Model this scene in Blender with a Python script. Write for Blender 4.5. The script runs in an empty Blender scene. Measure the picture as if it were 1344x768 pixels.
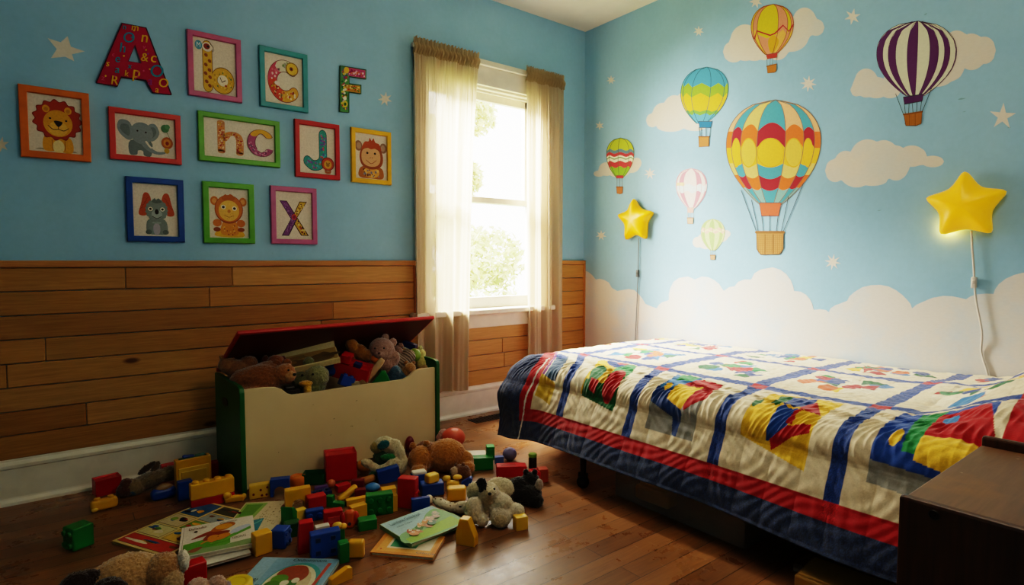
import bpy, bmesh, math, random
import numpy as np
from mathutils import Vector, Matrix, Euler, noise

SC = bpy.context.scene
COL = SC.collection
R = math.radians
PI = math.pi
random.seed(7)

# ------------------------------------------------------------------ camera model of the room
# corner of the two walls is the world origin: window wall is y=0, painted wall is x=0, floor is z=0
FPX = 757.0
CAM = Vector((-3.146, -3.167, 1.022))
HEAD = R(52.26)
PITCH = math.atan2(42, 757)
_F0 = Vector((math.cos(HEAD), math.sin(HEAD), 0)); _RT = Vector((math.sin(HEAD), -math.cos(HEAD), 0)); _U0 = Vector((0, 0, 1))
_FW = _F0*math.cos(PITCH) - _U0*math.sin(PITCH); _UP = _U0*math.cos(PITCH) + _F0*math.sin(PITCH)
CEIL = 2.735

def _ray(px, py): return _FW + _RT*((px-672)/FPX) - _UP*((py-384)/FPX)
def on_plane(px, py, ax, v):
    d = _ray(px, py); t = (v-CAM[ax])/d[ax]; return CAM + d*t
def on_floor(px, py, z=0.0): return on_plane(px, py, 2, z)
def on_back(px, py, off=0.0): return on_plane(px, py, 1, -off)
def on_right(px, py, off=0.0): return on_plane(px, py, 0, -off)
def depth(p): return (Vector(p)-CAM).dot(_FW)
YAW0 = HEAD - PI/2      # a box with this yaw shows its front face (local -y) squarely to the viewer

# ------------------------------------------------------------------ colour
def hx(s):
    s = s.lstrip('#'); c = [int(s[i:i+2], 16)/255 for i in (0, 2, 4)]
    return tuple((x/12.92 if x <= .04045 else ((x+.055)/1.055)**2.4) for x in c)
def mul(c, k): return tuple(min(1, x*k) for x in c)

# ------------------------------------------------------------------ materials
def _nt(name):
    m = bpy.data.materials.new(name); m.use_nodes = True
    nt = m.node_tree; nt.nodes.clear()
    out = nt.nodes.new('ShaderNodeOutputMaterial'); b = nt.nodes.new('ShaderNodeBsdfPrincipled')
    nt.links.new(b.outputs[0], out.inputs[0])
    return m, nt, b, out
def N(nt, typ, **kw):
    n = nt.nodes.new(typ)
    for k, v in kw.items():
        if k in n.inputs.keys() if isinstance(k, str) else False: n.inputs[k].default_value = v
        else: setattr(n, k, v)
    return n
def mixc(nt, fac, a, b, mode='MIX'):
    n = nt.nodes.new('ShaderNodeMix'); n.data_type = 'RGBA'; n.blend_type = mode
    for sock, v in ((n.inputs[0], fac), (n.inputs[6], a), (n.inputs[7], b)):
        if hasattr(v, 'links') or hasattr(v, 'is_linked'): nt.links.new(v, sock)
        elif isinstance(v, (int, float)): sock.default_value = v
        else: sock.default_value = (*v[:3], 1)
    return n.outputs[2]
def ramp(nt, src, p0, p1, c0=(0, 0, 0), c1=(1, 1, 1)):
    n = nt.nodes.new('ShaderNodeValToRGB'); e = n.color_ramp.elements
    e[0].position, e[1].position = p0, p1; e[0].color = (*c0, 1); e[1].color = (*c1, 1)
    nt.links.new(src, n.inputs[0]); return n.outputs[0]
def coords(nt, kind='Object', scale=(1, 1, 1), rot=(0, 0, 0)):
    tc = nt.nodes.new('ShaderNodeTexCoord'); mp = nt.nodes.new('ShaderNodeMapping')
    mp.inputs['Scale'].default_value = scale; mp.inputs['Rotation'].default_value = rot
    nt.links.new(tc.outputs[kind], mp.inputs[0]); return mp.outputs[0]
def noise_tex(nt, vec, scale, detail=4, rough=.55, dist=0):
    n = nt.nodes.new('ShaderNodeTexNoise'); nt.links.new(vec, n.inputs['Vector'])
    n.inputs['Scale'].default_value = scale; n.inputs['Detail'].default_value = detail
    n.inputs['Roughness'].default_value = rough; n.inputs['Distortion'].default_value = dist
    return n.outputs[0]
def bump(nt, b, h, strength=.3, dist=.002):
    n = nt.nodes.new('ShaderNodeBump'); n.inputs['Strength'].default_value = strength; n.inputs['Distance'].default_value = dist
    nt.links.new(h, n.inputs['Height']); nt.links.new(n.outputs[0], b.inputs['Normal']); return n
_MC = {}
def vmat(name, rough=.5, ns=40, var=.12, bs=0, bd=.002, bscale=60, spec=.4, sheen=0, stretch=(1, 1, 1), coat=0, sss=0):
    """material that takes its colour from the mesh's own colour layer, broken up by noise"""
    if name in _MC: return _MC[name]
    m, nt, b, out = _nt(name)
    at = nt.nodes.new('ShaderNodeVertexColor'); at.layer_name = 'Col'
    v = coords(nt, 'Object', stretch)
    n = noise_tex(nt, v, ns, 5)
    f = ramp(nt, n, .3, .7, (1-var,)*3, (1+var*.4,)*3)
    c = mixc(nt, 1.0, at.outputs[0], f, 'MULTIPLY')
    nt.links.new(c, b.inputs['Base Color'])
    b.inputs['Roughness'].default_value = rough; b.inputs['Specular IOR Level'].default_value = spec
    if sheen: b.inputs['Sheen Weight'].default_value = sheen; b.inputs['Sheen Roughness'].default_value = .5
    if coat: b.inputs['Coat Weight'].default_value = coat; b.inputs['Coat Roughness'].default_value = .15
    if bs: bump(nt, b, noise_tex(nt, v, bscale, 4, .65), bs, bd)
    _MC[name] = m; return m
def cmat(name, col, rough=.5, ns=30, var=.15, bs=0, bd=.002, bscale=60, spec=.4, metal=0, stretch=(1, 1, 1), sheen=0, coat=0):
    if name in _MC: return _MC[name]
    m, nt, b, out = _nt(name)
    v = coords(nt, 'Object', stretch); n = noise_tex(nt, v, ns, 5)
    c = ramp(nt, n, .3, .7, mul(col, 1-var), mul(col, 1+var*.5)); nt.links.new(c, b.inputs['Base Color'])
    b.inputs['Roughness'].default_value = rough; b.inputs['Specular IOR Level'].default_value = spec; b.inputs['Metallic'].default_value = metal
    if sheen: b.inputs['Sheen Weight'].default_value = sheen
    if coat: b.inputs['Coat Weight'].default_value = coat
    if bs: bump(nt, b, noise_tex(nt, v, bscale, 4, .65), bs, bd)
    _MC[name] = m; return m

PLASTIC = vmat('toy_plastic', .34, 9, .16, .12, .0006, 120, .42)
PAINT = vmat('mural_paint', .75, 90, .07, .12, .0008, 240, .2)
PRINT = vmat('printed_paper', .5, 130, .14, 0, spec=.3)
PLUSH = vmat('plush_fabric', .95, 90, .2, .8, .004, 190, .1, sheen=.5)
CLOTH = vmat('cloth', .9, 60, .2, .35, .002, 160, .15, sheen=.2)
LACQ = vmat('painted_wood', .42, 12, .16, .12, .0008, 60, .4)
WOODV = None

# ------------------------------------------------------------------ mesh builder
class MB:
    def __init__(s): s.v = []; s.f = []; s.c = []; s.sm = []; s.mi = []
    def add(s, vs, fs, col=(.5, .5, .5), M=None, smooth=False, mi=0):
        o = len(s.v)
        for p in vs:
            p = Vector(p); s.v.append(tuple(M @ p) if M is not None else tuple(p))
        for k, f in enumerate(fs):
            s.f.append([i+o for i in f]); s.c.append(col[k] if isinstance(col, list) else col); s.sm.append(smooth); s.mi.append(mi)
        return s
    def bm(s, bm, col, M=None, smooth=False, mi=0):
        bm.verts.index_update()
        s.add([v.co for v in bm.verts], [[v.index for v in f.verts] for f in bm.faces], col, M, smooth, mi); bm.free(); return s
    def box(s, size, col, loc=(0, 0, 0), rot=(0, 0, 0), bev=.004, seg=2, M=None, smooth=False, mi=0):
        """box with its base centre at loc"""
        b = bmesh.new(); bmesh.ops.create_cube(b, size=1)
        for v in b.verts: v.co = Vector((v.co.x*size[0], v.co.y*size[1], (v.co.z+.5)*size[2]))
        if bev: bmesh.ops.bevel(b, geom=list(b.edges), offset=min(bev, min(size)*.45), segments=seg, profile=.5, affect='EDGES')
        T = Matrix.Translation(loc) @ Euler(rot).to_matrix().to_4x4()
        return s.bm(b, col, (M @ T) if M is not None else T, smooth or seg > 2, mi)
    def prism(s, pts, h, col, M=None, bev=0, mi=0, smooth=False, seg=2):
        """extrude 2-D outline (x,z) along y by h, centred on y"""
        b = bmesh.new(); vs = [b.verts.new((p[0], -h/2, p[1])) for p in pts]
        f = b.faces.new(vs); r = bmesh.ops.extrude_face_region(b, geom=[f])
        for g in r['geom']:
            if isinstance(g, bmesh.types.BMVert): g.co.y = h/2
        bmesh.ops.recalc_face_normals(b, faces=list(b.faces))
        if bev: bmesh.ops.bevel(b, geom=list(b.edges), offset=bev, segments=seg, profile=.5, affect='EDGES')
        return s.bm(b, col, M, smooth, mi)
    def lathe(s, prof, col, M=None, n=20, smooth=True, mi=0, cap=True):
        vs, fs = [], []
        for r, z in prof:
            for k in range(n): a = 2*PI*k/n; vs.append((r*math.cos(a), r*math.sin(a), z))
        for i in range(len(prof)-1):
            for k in range(n): fs.append([i*n+k, i*n+(k+1) % n, (i+1)*n+(k+1) % n, (i+1)*n+k])
        s.add(vs, fs, col, M, smooth, mi)
        if cap:
            s.add(vs[:n], [list(range(n))[::-1]], col, M, False, mi); s.add(vs[-n:], [list(range(n))], col, M, False, mi)
        return s
    def ell(s, c, r, col, rot=(0, 0, 0), n=18, m=12, M=None, mi=0):
        T = Matrix.Translation(c) @ Euler(rot).to_matrix().to_4x4() @ Matrix.Diagonal((r[0], r[1], r[2], 1))
        if M is not None: T = M @ T
        vs = [(0, 0, -1)]; fs = []
        for i in range(1, m):
            a = -PI/2+PI*i/m
            for k in range(n): vs.append((math.cos(a)*math.cos(2*PI*k/n), math.cos(a)*math.sin(2*PI*k/n), math.sin(a)))
        vs.append((0, 0, 1)); L = len(vs)-1
        for k in range(n):
            fs.append([0, 1+(k+1) % n, 1+k]); fs.append([L, L-n+k, L-n+(k+1) % n])
            for i in range(m-2): a = 1+i*n; fs.append([a+k, a+(k+1) % n, a+n+(k+1) % n, a+n+k])
        return s.add(vs, fs, col, T, True, mi)
    def tube(s, pts, rad, col, n=10, M=None, mi=0, closed=False):
        pts = [Vector(p) for p in pts]; L = len(pts); rr = rad if isinstance(rad, (list, tuple)) else [rad]*L
        vs, fs = [], []; up = Vector((0, 0, 1)); prev = None
        for i, p in enumerate(pts):
            t = (pts[min(i+1, L-1)]-pts[max(i-1, 0)]).normalized()
            a = prev if prev is not None else (up if abs(t.z) < .9 else Vector((1, 0, 0)))
            u = (a - t*a.dot(t)).normalized(); w = t.cross(u); prev = u
            for k in range(n):
                q = 2*PI*k/n; vs.append(p+u*(math.cos(q)*rr[i])+w*(math.sin(q)*rr[i]))
        for i in range(L-1):
            for k in range(n): fs.append([i*n+k, i*n+(k+1) % n, (i+1)*n+(k+1) % n, (i+1)*n+k])
        fs.append(list(range(n))[::-1]); fs.append([(L-1)*n+k for k in range(n)])
        return s.add(vs, fs, col, M, True, mi)
    def build(s, name, mats, parent=None, loc=None, rot=None):
        me = bpy.data.meshes.new(name); me.from_pydata(s.v, [], s.f); me.update()
        if not isinstance(mats, (list, tuple)): mats = [mats]
        for m in mats: me.materials.append(m)
        me.polygons.foreach_set('use_smooth', s.sm); me.polygons.foreach_set('material_index', s.mi)
        at = me.color_attributes.new('Col', 'FLOAT_COLOR', 'CORNER')
        n = np.array([len(f) for f in s.f]); c = np.array([(*q[:3], 1.0) for q in s.c], dtype=np.float32)
        at.data.foreach_set('color', np.repeat(c, n, axis=0).ravel())
        return link(name, me, parent, loc, rot)

def link(name, me, parent=None, loc=None, rot=None):
    o = bpy.data.objects.new(name, me); COL.objects.link(o)
    if parent is not None: o.parent = parent
    if loc is not None: o.location = loc
    if rot is not None: o.rotation_euler = rot
    return o
def tag(o, label, cat, group=None):
    o['label'] = label; o['category'] = cat
    if group: o['group'] = group
    return o
def thing(name, label, cat, loc=(0, 0, 0), rot=(0, 0, 0), group=None):
    o = link(name, None, None, loc, rot); o.empty_display_size = .05
    return tag(o, label, cat, group)
def struct(o): o['kind'] = 'structure'; return o
def copy_tree(o, parent=None):
    c = o.copy(); COL.objects.link(c)
    if parent is not None: c.parent = parent
    for ch in list(o.children): copy_tree(ch, c)
    return c

# ------------------------------------------------------------------ flat painted shapes
class Flat:
    """2-D shapes laid over one another on a surface; fmap turns (x, y, layer height) into a point on it"""
    def __init__(s, fmap, dz=.00012, z0=.0): s.m = MB(); s.fmap = fmap; s.dz = dz; s.k = 0; s.z0 = z0
    last = True
    def _z(s, step=True):
        if step or s.last: s.k += 1
        s.last = step
        return s.z0 + s.k*s.dz
    def poly(s, pts, col, step=True):
        z = s._z(step); s.m.add([s.fmap(x, y, z) for x, y in pts], [list(range(len(pts)))], col); return s
    def ell(s, cx, cy, rx, ry, col, rot=0, n=28, step=True, a0=0, a1=360):
        c, q = math.cos(R(rot)), math.sin(R(rot)); pts = []
        full = a1-a0 >= 360
        for i in range(n if full else n+1):
            a = R(a0+(a1-a0)*i/n); x, y = rx*math.cos(a), ry*math.sin(a); pts.append((cx+x*c-y*q, cy+x*q+y*c))
        return s.poly(pts, col, step)
    def stroke(s, pts, w, col, closed=False, step=True, round=True):
        z = s._z(step); n = len(pts); P = [Vector(p) for p in pts]; L, Rr = [], []
        ww = w if isinstance(w, (list, tuple)) else [w]*n
        for i in range(n):
            a = P[i-1] if (i > 0 or closed) else P[i]; b = P[(i+1) % n] if (i < n-1 or closed) else P[i]
            t = (b-a); t = t/t.length if t.length > 1e-9 else Vector((1, 0)); nn = Vector((-t.y, t.x))*ww[i]/2
            L.append(P[i]+nn); Rr.append(P[i]-nn)
        vs = [s.fmap(p.x, p.y, z) for p in L+Rr]
        fs = [[i, (i+1) % n, n+(i+1) % n, n+i] for i in range(n if closed else n-1)]
        s.m.add(vs, fs, col)
        if round and not closed:
            for e, wv in ((P[0], ww[0]), (P[-1], ww[-1])): s.ell(e.x, e.y, wv/2, wv/2, col, n=12, step=False)
        return s
    def text(s, txt, x, y, size, col, rot=0, squeeze=1.0, shear=0):
        z = s._z(); cu = bpy.data.curves.new('t', 'FONT'); cu.body = txt; cu.size = size; cu.resolution_u = 3; cu.shear = shear
        ob = bpy.data.objects.new('t', cu); COL.objects.link(ob)
        dg = bpy.context.evaluated_depsgraph_get(); me = bpy.data.meshes.new_from_object(ob.evaluated_get(dg))
        c, q = math.cos(R(rot)), math.sin(R(rot)); sg = s.flip if hasattr(s, 'flip') else 1
        vs = []
        for v in me.vertices:
            X, Y = v.co.x*squeeze, v.co.y*sg; vs.append(s.fmap(x+X*c-Y*q, y+X*q+Y*c, z))
        s.m.add(vs, [list(p.vertices) for p in me.polygons], col)
        bpy.data.objects.remove(ob); bpy.data.meshes.remove(me); bpy.data.curves.remove(cu); return s
    def build(s, name, mat, parent=None): return s.m.build(name, mat, parent)

def smooth(pts, closed=True, k=4):
    """Catmull-Rom through the points"""
    n = len(pts); out = []
    for i in range(n if closed else n-1):
        p0, p1, p2, p3 = (pts[(i+j-1) % n] if closed else pts[max(0, min(n-1, i+j-1))] for j in range(4))
        for j in range(k):
            t = j/k
            out.append(tuple(.5*((2*p1[d])+(-p0[d]+p2[d])*t+(2*p0[d]-5*p1[d]+4*p2[d]-p3[d])*t*t+(-p0[d]+3*p1[d]-3*p2[d]+p3[d])*t**3) for d in range(2)))
    if not closed: out.append(tuple(pts[-1]))
    return out
def star_pts(cx, cy, r, r2, n, rot=0):
    return [(cx+(r if i % 2 == 0 else r2)*math.sin(R(rot)+PI*i/n), cy-(r if i % 2 == 0 else r2)*math.cos(R(rot)+PI*i/n)) for i in range(2*n)]

# ------------------------------------------------------------------ soft toys: one continuous skin grown over overlapping lobes
def skin(blobs, voxel=.006, fuzz=.0016, smooth_it=6):
    """blobs: (centre, radii, colour[, rot]) -> mesh with per-corner colour of the nearest lobe"""
    m = MB()
    for b in blobs: m.ell(b[0], b[1], b[2], b[3] if len(b) > 3 else (0, 0, 0), 16, 10)
    me = bpy.data.meshes.new('s'); me.from_pydata(m.v, [], m.f); ob = bpy.data.objects.new('s', me); COL.objects.link(ob)
    r = ob.modifiers.new('r', 'REMESH'); r.mode = 'VOXEL'; r.voxel_size = voxel
    sm = ob.modifiers.new('m', 'SMOOTH'); sm.iterations = smooth_it; sm.factor = .5
    dg = bpy.context.evaluated_depsgraph_get(); out = bpy.data.meshes.new_from_object(ob.evaluated_get(dg))
    bpy.data.objects.remove(ob); bpy.data.meshes.remove(me)
    n = len(out.vertices); co = np.empty(n*3, np.float32); out.vertices.foreach_get('co', co); co = co.reshape(-1, 3)
    best = np.full(n, 1e9); col = np.zeros((n, 4), np.float32); col[:, 3] = 1
    for b in blobs:
        q = co-np.array(b[0], np.float32)
        if len(b) > 3: q = q @ np.array(Euler(b[3]).to_matrix())
        rr = np.array(b[1]); d = (np.sqrt(((q/rr)**2).sum(1))-1)*rr.min()
        k = d < best; best[k] = d[k]; col[k, :3] = b[2]
    if fuzz:
        nr = np.empty(n*3, np.float32); out.vertices.foreach_get('normal', nr); nr = nr.reshape(-1, 3)
        rng = np.random.default_rng(3); co = co+nr*rng.normal(0, fuzz, (n, 1)).astype(np.float32)
        out.vertices.foreach_set('co', co.ravel())
        col[:, :3] *= (1+rng.normal(0, .10, (n, 1)))
    at = out.color_attributes.new('Col', 'FLOAT_COLOR', 'POINT'); at.data.foreach_set('color', np.clip(col, 0, 1).ravel())
    out.polygons.foreach_set('use_smooth', [True]*len(out.polygons)); out.update()
    return out
def skin_obj(name, blobs, parent=None, mat=None, **kw):
    me = skin(blobs, **kw); me.name = name; me.materials.append(mat or PLUSH); return link(name, me, parent)
# ================================================================== THE ROOM
X0, Y0 = -4.5, -4.6                      # far sides of the room behind the viewer
WIN = (-1.36, -.45, .70, 2.17)           # window opening in the back wall

def wall_material():
    m, nt, b, out = _nt('sky_blue_wall_paint')
    v = coords(nt, 'Object')
    n1 = ramp(nt, noise_tex(nt, v, 2.2, 4), .25, .75)
    c = mixc(nt, n1, hx('#83b2ce'), hx('#92bfd8'))
    n2 = ramp(nt, noise_tex(nt, v, 38, 6, .7), .25, .75, (.94,)*3, (1.03,)*3)
    c = mixc(nt, 1, c, n2, 'MULTIPLY')
    sc = ramp(nt, noise_tex(nt, coords(nt, 'Object', (9, 9, 30)), 1.3, 2), .765, .79)
    c = mixc(nt, sc, c, hx('#6f97a6'))
    nt.links.new(c, b.inputs['Base Color']); b.inputs['Roughness'].default_value = .62; b.inputs['Specular IOR Level'].default_value = .3
    bump(nt, b, noise_tex(nt, v, 160, 4), .12, .001)
    return m
WALLM = wall_material()
CEILM = cmat('ceiling_paint', hx('#e6e0d4'), .85, 8, .05, .1, .001, 120, .2)
TRIMM = cmat('cream_trim_paint', hx('#e3ddcd'), .42, 14, .09, .1, .0007, 90, .4)

def wood_board_material():
    m, nt, b, out = _nt('honey_pine_boards')
    at = nt.nodes.new('ShaderNodeVertexColor'); at.layer_name = 'Col'
    g = noise_tex(nt, coords(nt, 'Object', (1.6, 30, 30)), 3.2, 7, .62, .6)
    fine = noise_tex(nt, coords(nt, 'Object', (6, 160, 160)), 2.0, 5, .6)
    c = mixc(nt, 1, at.outputs[0], ramp(nt, g, .28, .72, (.76, .71, .65), (1.08, 1.08, 1.08)), 'MULTIPLY')
    c = mixc(nt, 1, c, ramp(nt, fine, .3, .7, (.84,)*3, (1.06,)*3), 'MULTIPLY')
    vo = nt.nodes.new('ShaderNodeTexVoronoi'); nt.links.new(coords(nt, 'Object', (1.5, 1, 3.6)), vo.inputs['Vector']); vo.inputs['Scale'].default_value = 1.25
    k = ramp(nt, vo.outputs['Distance'], .035, .075, (1, 1, 1), (0, 0, 0))
    c = mixc(nt, k, c, hx('#5a3417'))
    nt.links.new(c, b.inputs['Base Color']); b.inputs['Roughness'].default_value = .46; b.inputs['Specular IOR Level'].default_value = .35
    bump(nt, b, g, .15, .001)
    return m
BOARDM = wood_board_material()

def floor_material():
    m, nt, b, out = _nt('worn_oak_floorboards')
    v = coords(nt, 'Object')
    br = nt.nodes.new('ShaderNodeTexBrick'); nt.links.new(v, br.inputs['Vector'])
    br.inputs['Scale'].default_value = 1; br.inputs['Brick Width'].default_value = 1.25; br.inputs['Row Height'].default_value = .083
    br.inputs['Mortar Size'].default_value = .0016; br.inputs['Mortar Smooth'].default_value = .3; br.inputs['Bias'].default_value = 0
    br.offset = .37; br.offset_frequency = 2; br.squash = 1
    br.inputs['Color1'].default_value = (.0, .0, .0, 1); br.inputs['Color2'].default_value = (1, 1, 1, 1); br.inputs['Mortar'].default_value = (.5, .5, .5, 1)
    base = ramp(nt, br.outputs['Color'], 0, 1, hx('#714b2c'), hx('#92643b'))
    g = noise_tex(nt, coords(nt, 'Object', (1.5, 22, 1)), 3.5, 8, .65, .7)
    c = mixc(nt, 1, base, ramp(nt, g, .25, .75, (.60, .56, .52), (1.14, 1.12, 1.1)), 'MULTIPLY')
    fine = noise_tex(nt, coords(nt, 'Object', (7, 150, 1)), 2, 4)
    c = mixc(nt, 1, c, ramp(nt, fine, .3, .7, (.86,)*3, (1.05,)*3), 'MULTIPLY')
    worn = ramp(nt, noise_tex(nt, coords(nt, 'Object', (1.2, 3.2, 1)), 1.7, 5, .6), .56, .74)
    c = mixc(nt, worn, c, mixc(nt, .42, c, hx('#a5682f')))
    dirt = ramp(nt, noise_tex(nt, v, 1.3, 6, .65), .42, .66)
    dm = nt.nodes.new('ShaderNodeMath'); dm.operation = 'MULTIPLY'; dm.inputs[1].default_value = .5; nt.links.new(dirt, dm.inputs[0])
    c = mixc(nt, dm.outputs[0], c, hx('#6f5844'))
    scr = ramp(nt, noise_tex(nt, coords(nt, 'Object', (55, 5, 1), (0, 0, .9)), 1.4, 3, .6), .69, .73)
    sm = nt.nodes.new('ShaderNodeMath'); sm.operation = 'MULTIPLY'; sm.inputs[1].default_value = .45; nt.links.new(scr, sm.inputs[0])
    c = mixc(nt, sm.outputs[0], c, hx('#a88d72'))
    c = mixc(nt, br.outputs['Fac'], c, hx('#22120a'))
    nt.links.new(c, b.inputs['Base Color'])
    rr = ramp(nt, noise_tex(nt, v, 5, 6, .7), .3, .75, (.2,)*3, (.48,)*3); nt.links.new(rr, b.inputs['Roughness'])
    b.inputs['Specular IOR Level'].default_value = .45
    hm = nt.nodes.new('ShaderNodeMath'); hm.operation = 'SUBTRACT'; nt.links.new(g, hm.inputs[0]); nt.links.new(br.outputs['Fac'], hm.inputs[1])
    bump(nt, b, hm.outputs[0], .3, .0018)
    return m
FLOORM = floor_material()

m = MB(); m.box((-X0+.3, -Y0+.3, .1), (.5, .5, .5), ((X0)/2, (Y0)/2, -.1), bev=0); struct(m.build('floor', FLOORM))
m = MB(); m.box((-X0+.3, -Y0+.3, .1), (.5, .5, .5), ((X0)/2, (Y0)/2, CEIL), bev=0); struct(m.build('ceiling', CEILM))
m = MB(); T = .14; W0, W1, WB, WT = WIN
for x0, x1, z0, z1 in ((X0-.15, W0, 0, CEIL), (W1, .15, 0, CEIL), (W0, W1, 0, WB), (W0, W1, WT, CEIL)):
    m.box((x1-x0, T, z1-z0), (.5,)*3, ((x0+x1)/2, T/2, z0), bev=0)
struct(m.build('wall_back', WALLM))
m = MB(); m.box((T, -Y0+.3, CEIL), (.5,)*3, (T/2, Y0/2, 0), bev=0); WALLR = struct(m.build('wall_right', WALLM))
m = MB(); m.box((T, -Y0+.3, CEIL), (.5,)*3, (X0-T/2, Y0/2, 0), bev=0); struct(m.build('wall_left', WALLM))
m = MB(); m.box((-X0+.3, T, CEIL), (.5,)*3, (X0/2, Y0-T/2, 0), bev=0); struct(m.build('wall_front', WALLM))

# ---- wainscot boards, cap rail and end bead
m = MB(); rows = 8; z0, z1 = .190, .992; rh = (z1-z0)/rows
random.seed(11)
known = {7: [on_back(164, 358).x], 6: [on_back(299, 385).x], 4: [on_back(59, 440).x, -1.95], 3: [on_back(8, 470).x], 1: [on_back(114, 556).x]}
for r in range(rows):
    a = z0+r*rh; b_ = a+rh
    js = known.get(r, []) + [x for x in (random.uniform(-2.6, -1.6), random.uniform(-.8, -.5))]
    js = sorted(js + [X0+random.uniform(.2, .9)]); xs = [X0]+[j for i, j in enumerate(js) if i == 0 or j-js[i-1] > .35]+[-.012]
    for p, q in zip(xs[:-1], xs[1:]):
        # boards stop at the window apron and casing
        segs = [(p, q)]
        if b_ > .60:
            segs = [(p, min(q, -1.452)), (max(p, -.358), q)]
        t = random.uniform(.94, 1.07); base = hx(random.choice(['#b38447', '#af7f42', '#b88a4d', '#ab7a3f', '#bc8f53']))
        for s0, s1 in segs:
            if s1-s0 > .02: m.box((s1-s0-.0015, .014, rh-.003), mul(base, t), ((s0+s1)/2, -.007, a+.0015), bev=.003, seg=1)
struct(m.build('trim_1', BOARDM))
m = MB()
for s0, s1 in ((X0, -1.452), (-.358, 0)):
    m.box((s1-s0, .024, .03), hx('#b9824b'), ((s0+s1)/2, -.012, .992), bev=.005)
struct(m.build('trim_2', BOARDM))
m = MB(); m.box((.016, .024, .826), hx('#b0763c'), (-.008, -.012, .196), bev=.004); struct(m.build('trim_3', BOARDM))
m = MB()
for xx in (-1.459, -.351): m.box((.014, .02, .37), hx('#a66c38'), (xx, -.010, .64), bev=.003)
struct(m.build('trim_4', BOARDM))

# ---- baseboards
prof = [(0, 0), (.030, 0), (.029, .012), (.020, .024), (.018, .030), (.018, .150), (.023, .155), (.024, .168), (.017, .178), (.012, .182), (.010, .194), (0, .196)]
def baseboard(name, p, q, nrm):
    m = MB(); p, q, nrm = Vector(p), Vector(q), Vector(nrm); k = len(prof)
    vs = [P+nrm*a+Vector((0, 0, z)) for P in (p, q) for a, z in prof]
    fs = [[i, i+1, k+i+1, k+i] for i in range(k-1)]+[list(range(k))[::-1], list(range(k, 2*k))]
    m.add(vs, fs, (.5,)*3); struct(m.build(name, TRIMM))
baseboard('baseboard_back', (X0, 0, 0), (0, 0, 0), (0, -1, 0))
baseboard('baseboard_right', (0, 0, 0), (0, Y0, 0), (-1, 0, 0))
baseboard('baseboard_left', (X0, Y0, 0), (X0, 0, 0), (1, 0, 0))
baseboard('baseboard_front', (X0, Y0, 0), (0, Y0, 0), (0, 1, 0))

# ---- window
win = thing('window_1', None, None); del win['label']; del win['category']; struct(win)
def wpart(name, boxes, mat=TRIMM, bev=.003, parent=win):
    m = MB()
    for x0, x1, y0, y1, z0, z1 in boxes: m.box((x1-x0, y1-y0, z1-z0), (.5,)*3, ((x0+x1)/2, (y0+y1)/2, z0), bev=bev)
    return m.build(name, mat, parent)
wpart('window_casing', [(W0-.09, W0+.005, -.022, 0, WB-.04, WT+.14), (W1-.005, W1+.09, -.022, 0, WB-.04, WT+.14), (W0-.09, W1+.09, -.024, 0, WT-.005, WT+.13), (W0-.10, W1+.10, -.036, 0, WT+.13, WT+.155)])
wpart('window_sill', [(W0-.11, W1+.11, -.06, .10, WB-.035, WB)], bev=.008)
wpart('window_apron', [(W0-.085, W1+.085, -.018, 0, WB-.125, WB-.035)])
wpart('window_jamb', [(W0-.001, W0+.02, .0, .135, WB, WT), (W1-.02, W1+.001, .0, .135, WB, WT), (W0, W1, .0, .135, WT-.02, WT+.001), (W0, W0+.035, .03, .045, WB, WT), (W1-.035, W1, .03, .045, WB, WT), (W0, W1, .03, .045, WT-.035, WT)])
def glass_material():
    m, nt, b, out = _nt('window_glass'); nt.nodes.remove(b)
    t = nt.nodes.new('ShaderNodeBsdfTransparent'); t.inputs[0].default_value = (.97, .985, .975, 1)
    g = nt.nodes.new('ShaderNodeBsdfGlossy'); g.inputs['Roughness'].default_value = .02
    fr = nt.nodes.new('ShaderNodeFresnel'); fr.inputs[0].default_value = 1.3
    mx = nt.nodes.new('ShaderNodeMixShader'); nt.links.new(fr.outputs[0], mx.inputs[0]); nt.links.new(t.outputs[0], mx.inputs[1]); nt.links.new(g.outputs[0], mx.inputs[2])
    nt.links.new(mx.outputs[0], out.inputs[0]); return m
GLASS = glass_material()
MID = 1.43
def sash(y0, y1, z0, z1, top, bot):
    a, b_ = W0+.02, W1-.02; st = .045
    s = wpart('window_sash', [(a, a+st, y0, y1, z0, z1), (b_-st, b_, y0, y1, z0, z1), (a, b_, y0, y1, z1-top, z1), (a, b_, y0, y1, z0, z0+bot)])
    m = MB(); ym = (y0+y1)/2; m.add([(a+st, ym, z0+bot), (b_-st, ym, z0+bot), (b_-st, ym, z1-top), (a+st, ym, z1-top)], [[0, 1, 2, 3]]); m.build('window_pane', GLASS, s)
    return s
sash(.085, .12, MID-.02, WT-.02, .05, .04)
sash(.047, .082, WB, MID+.02, .04, .075)

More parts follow.
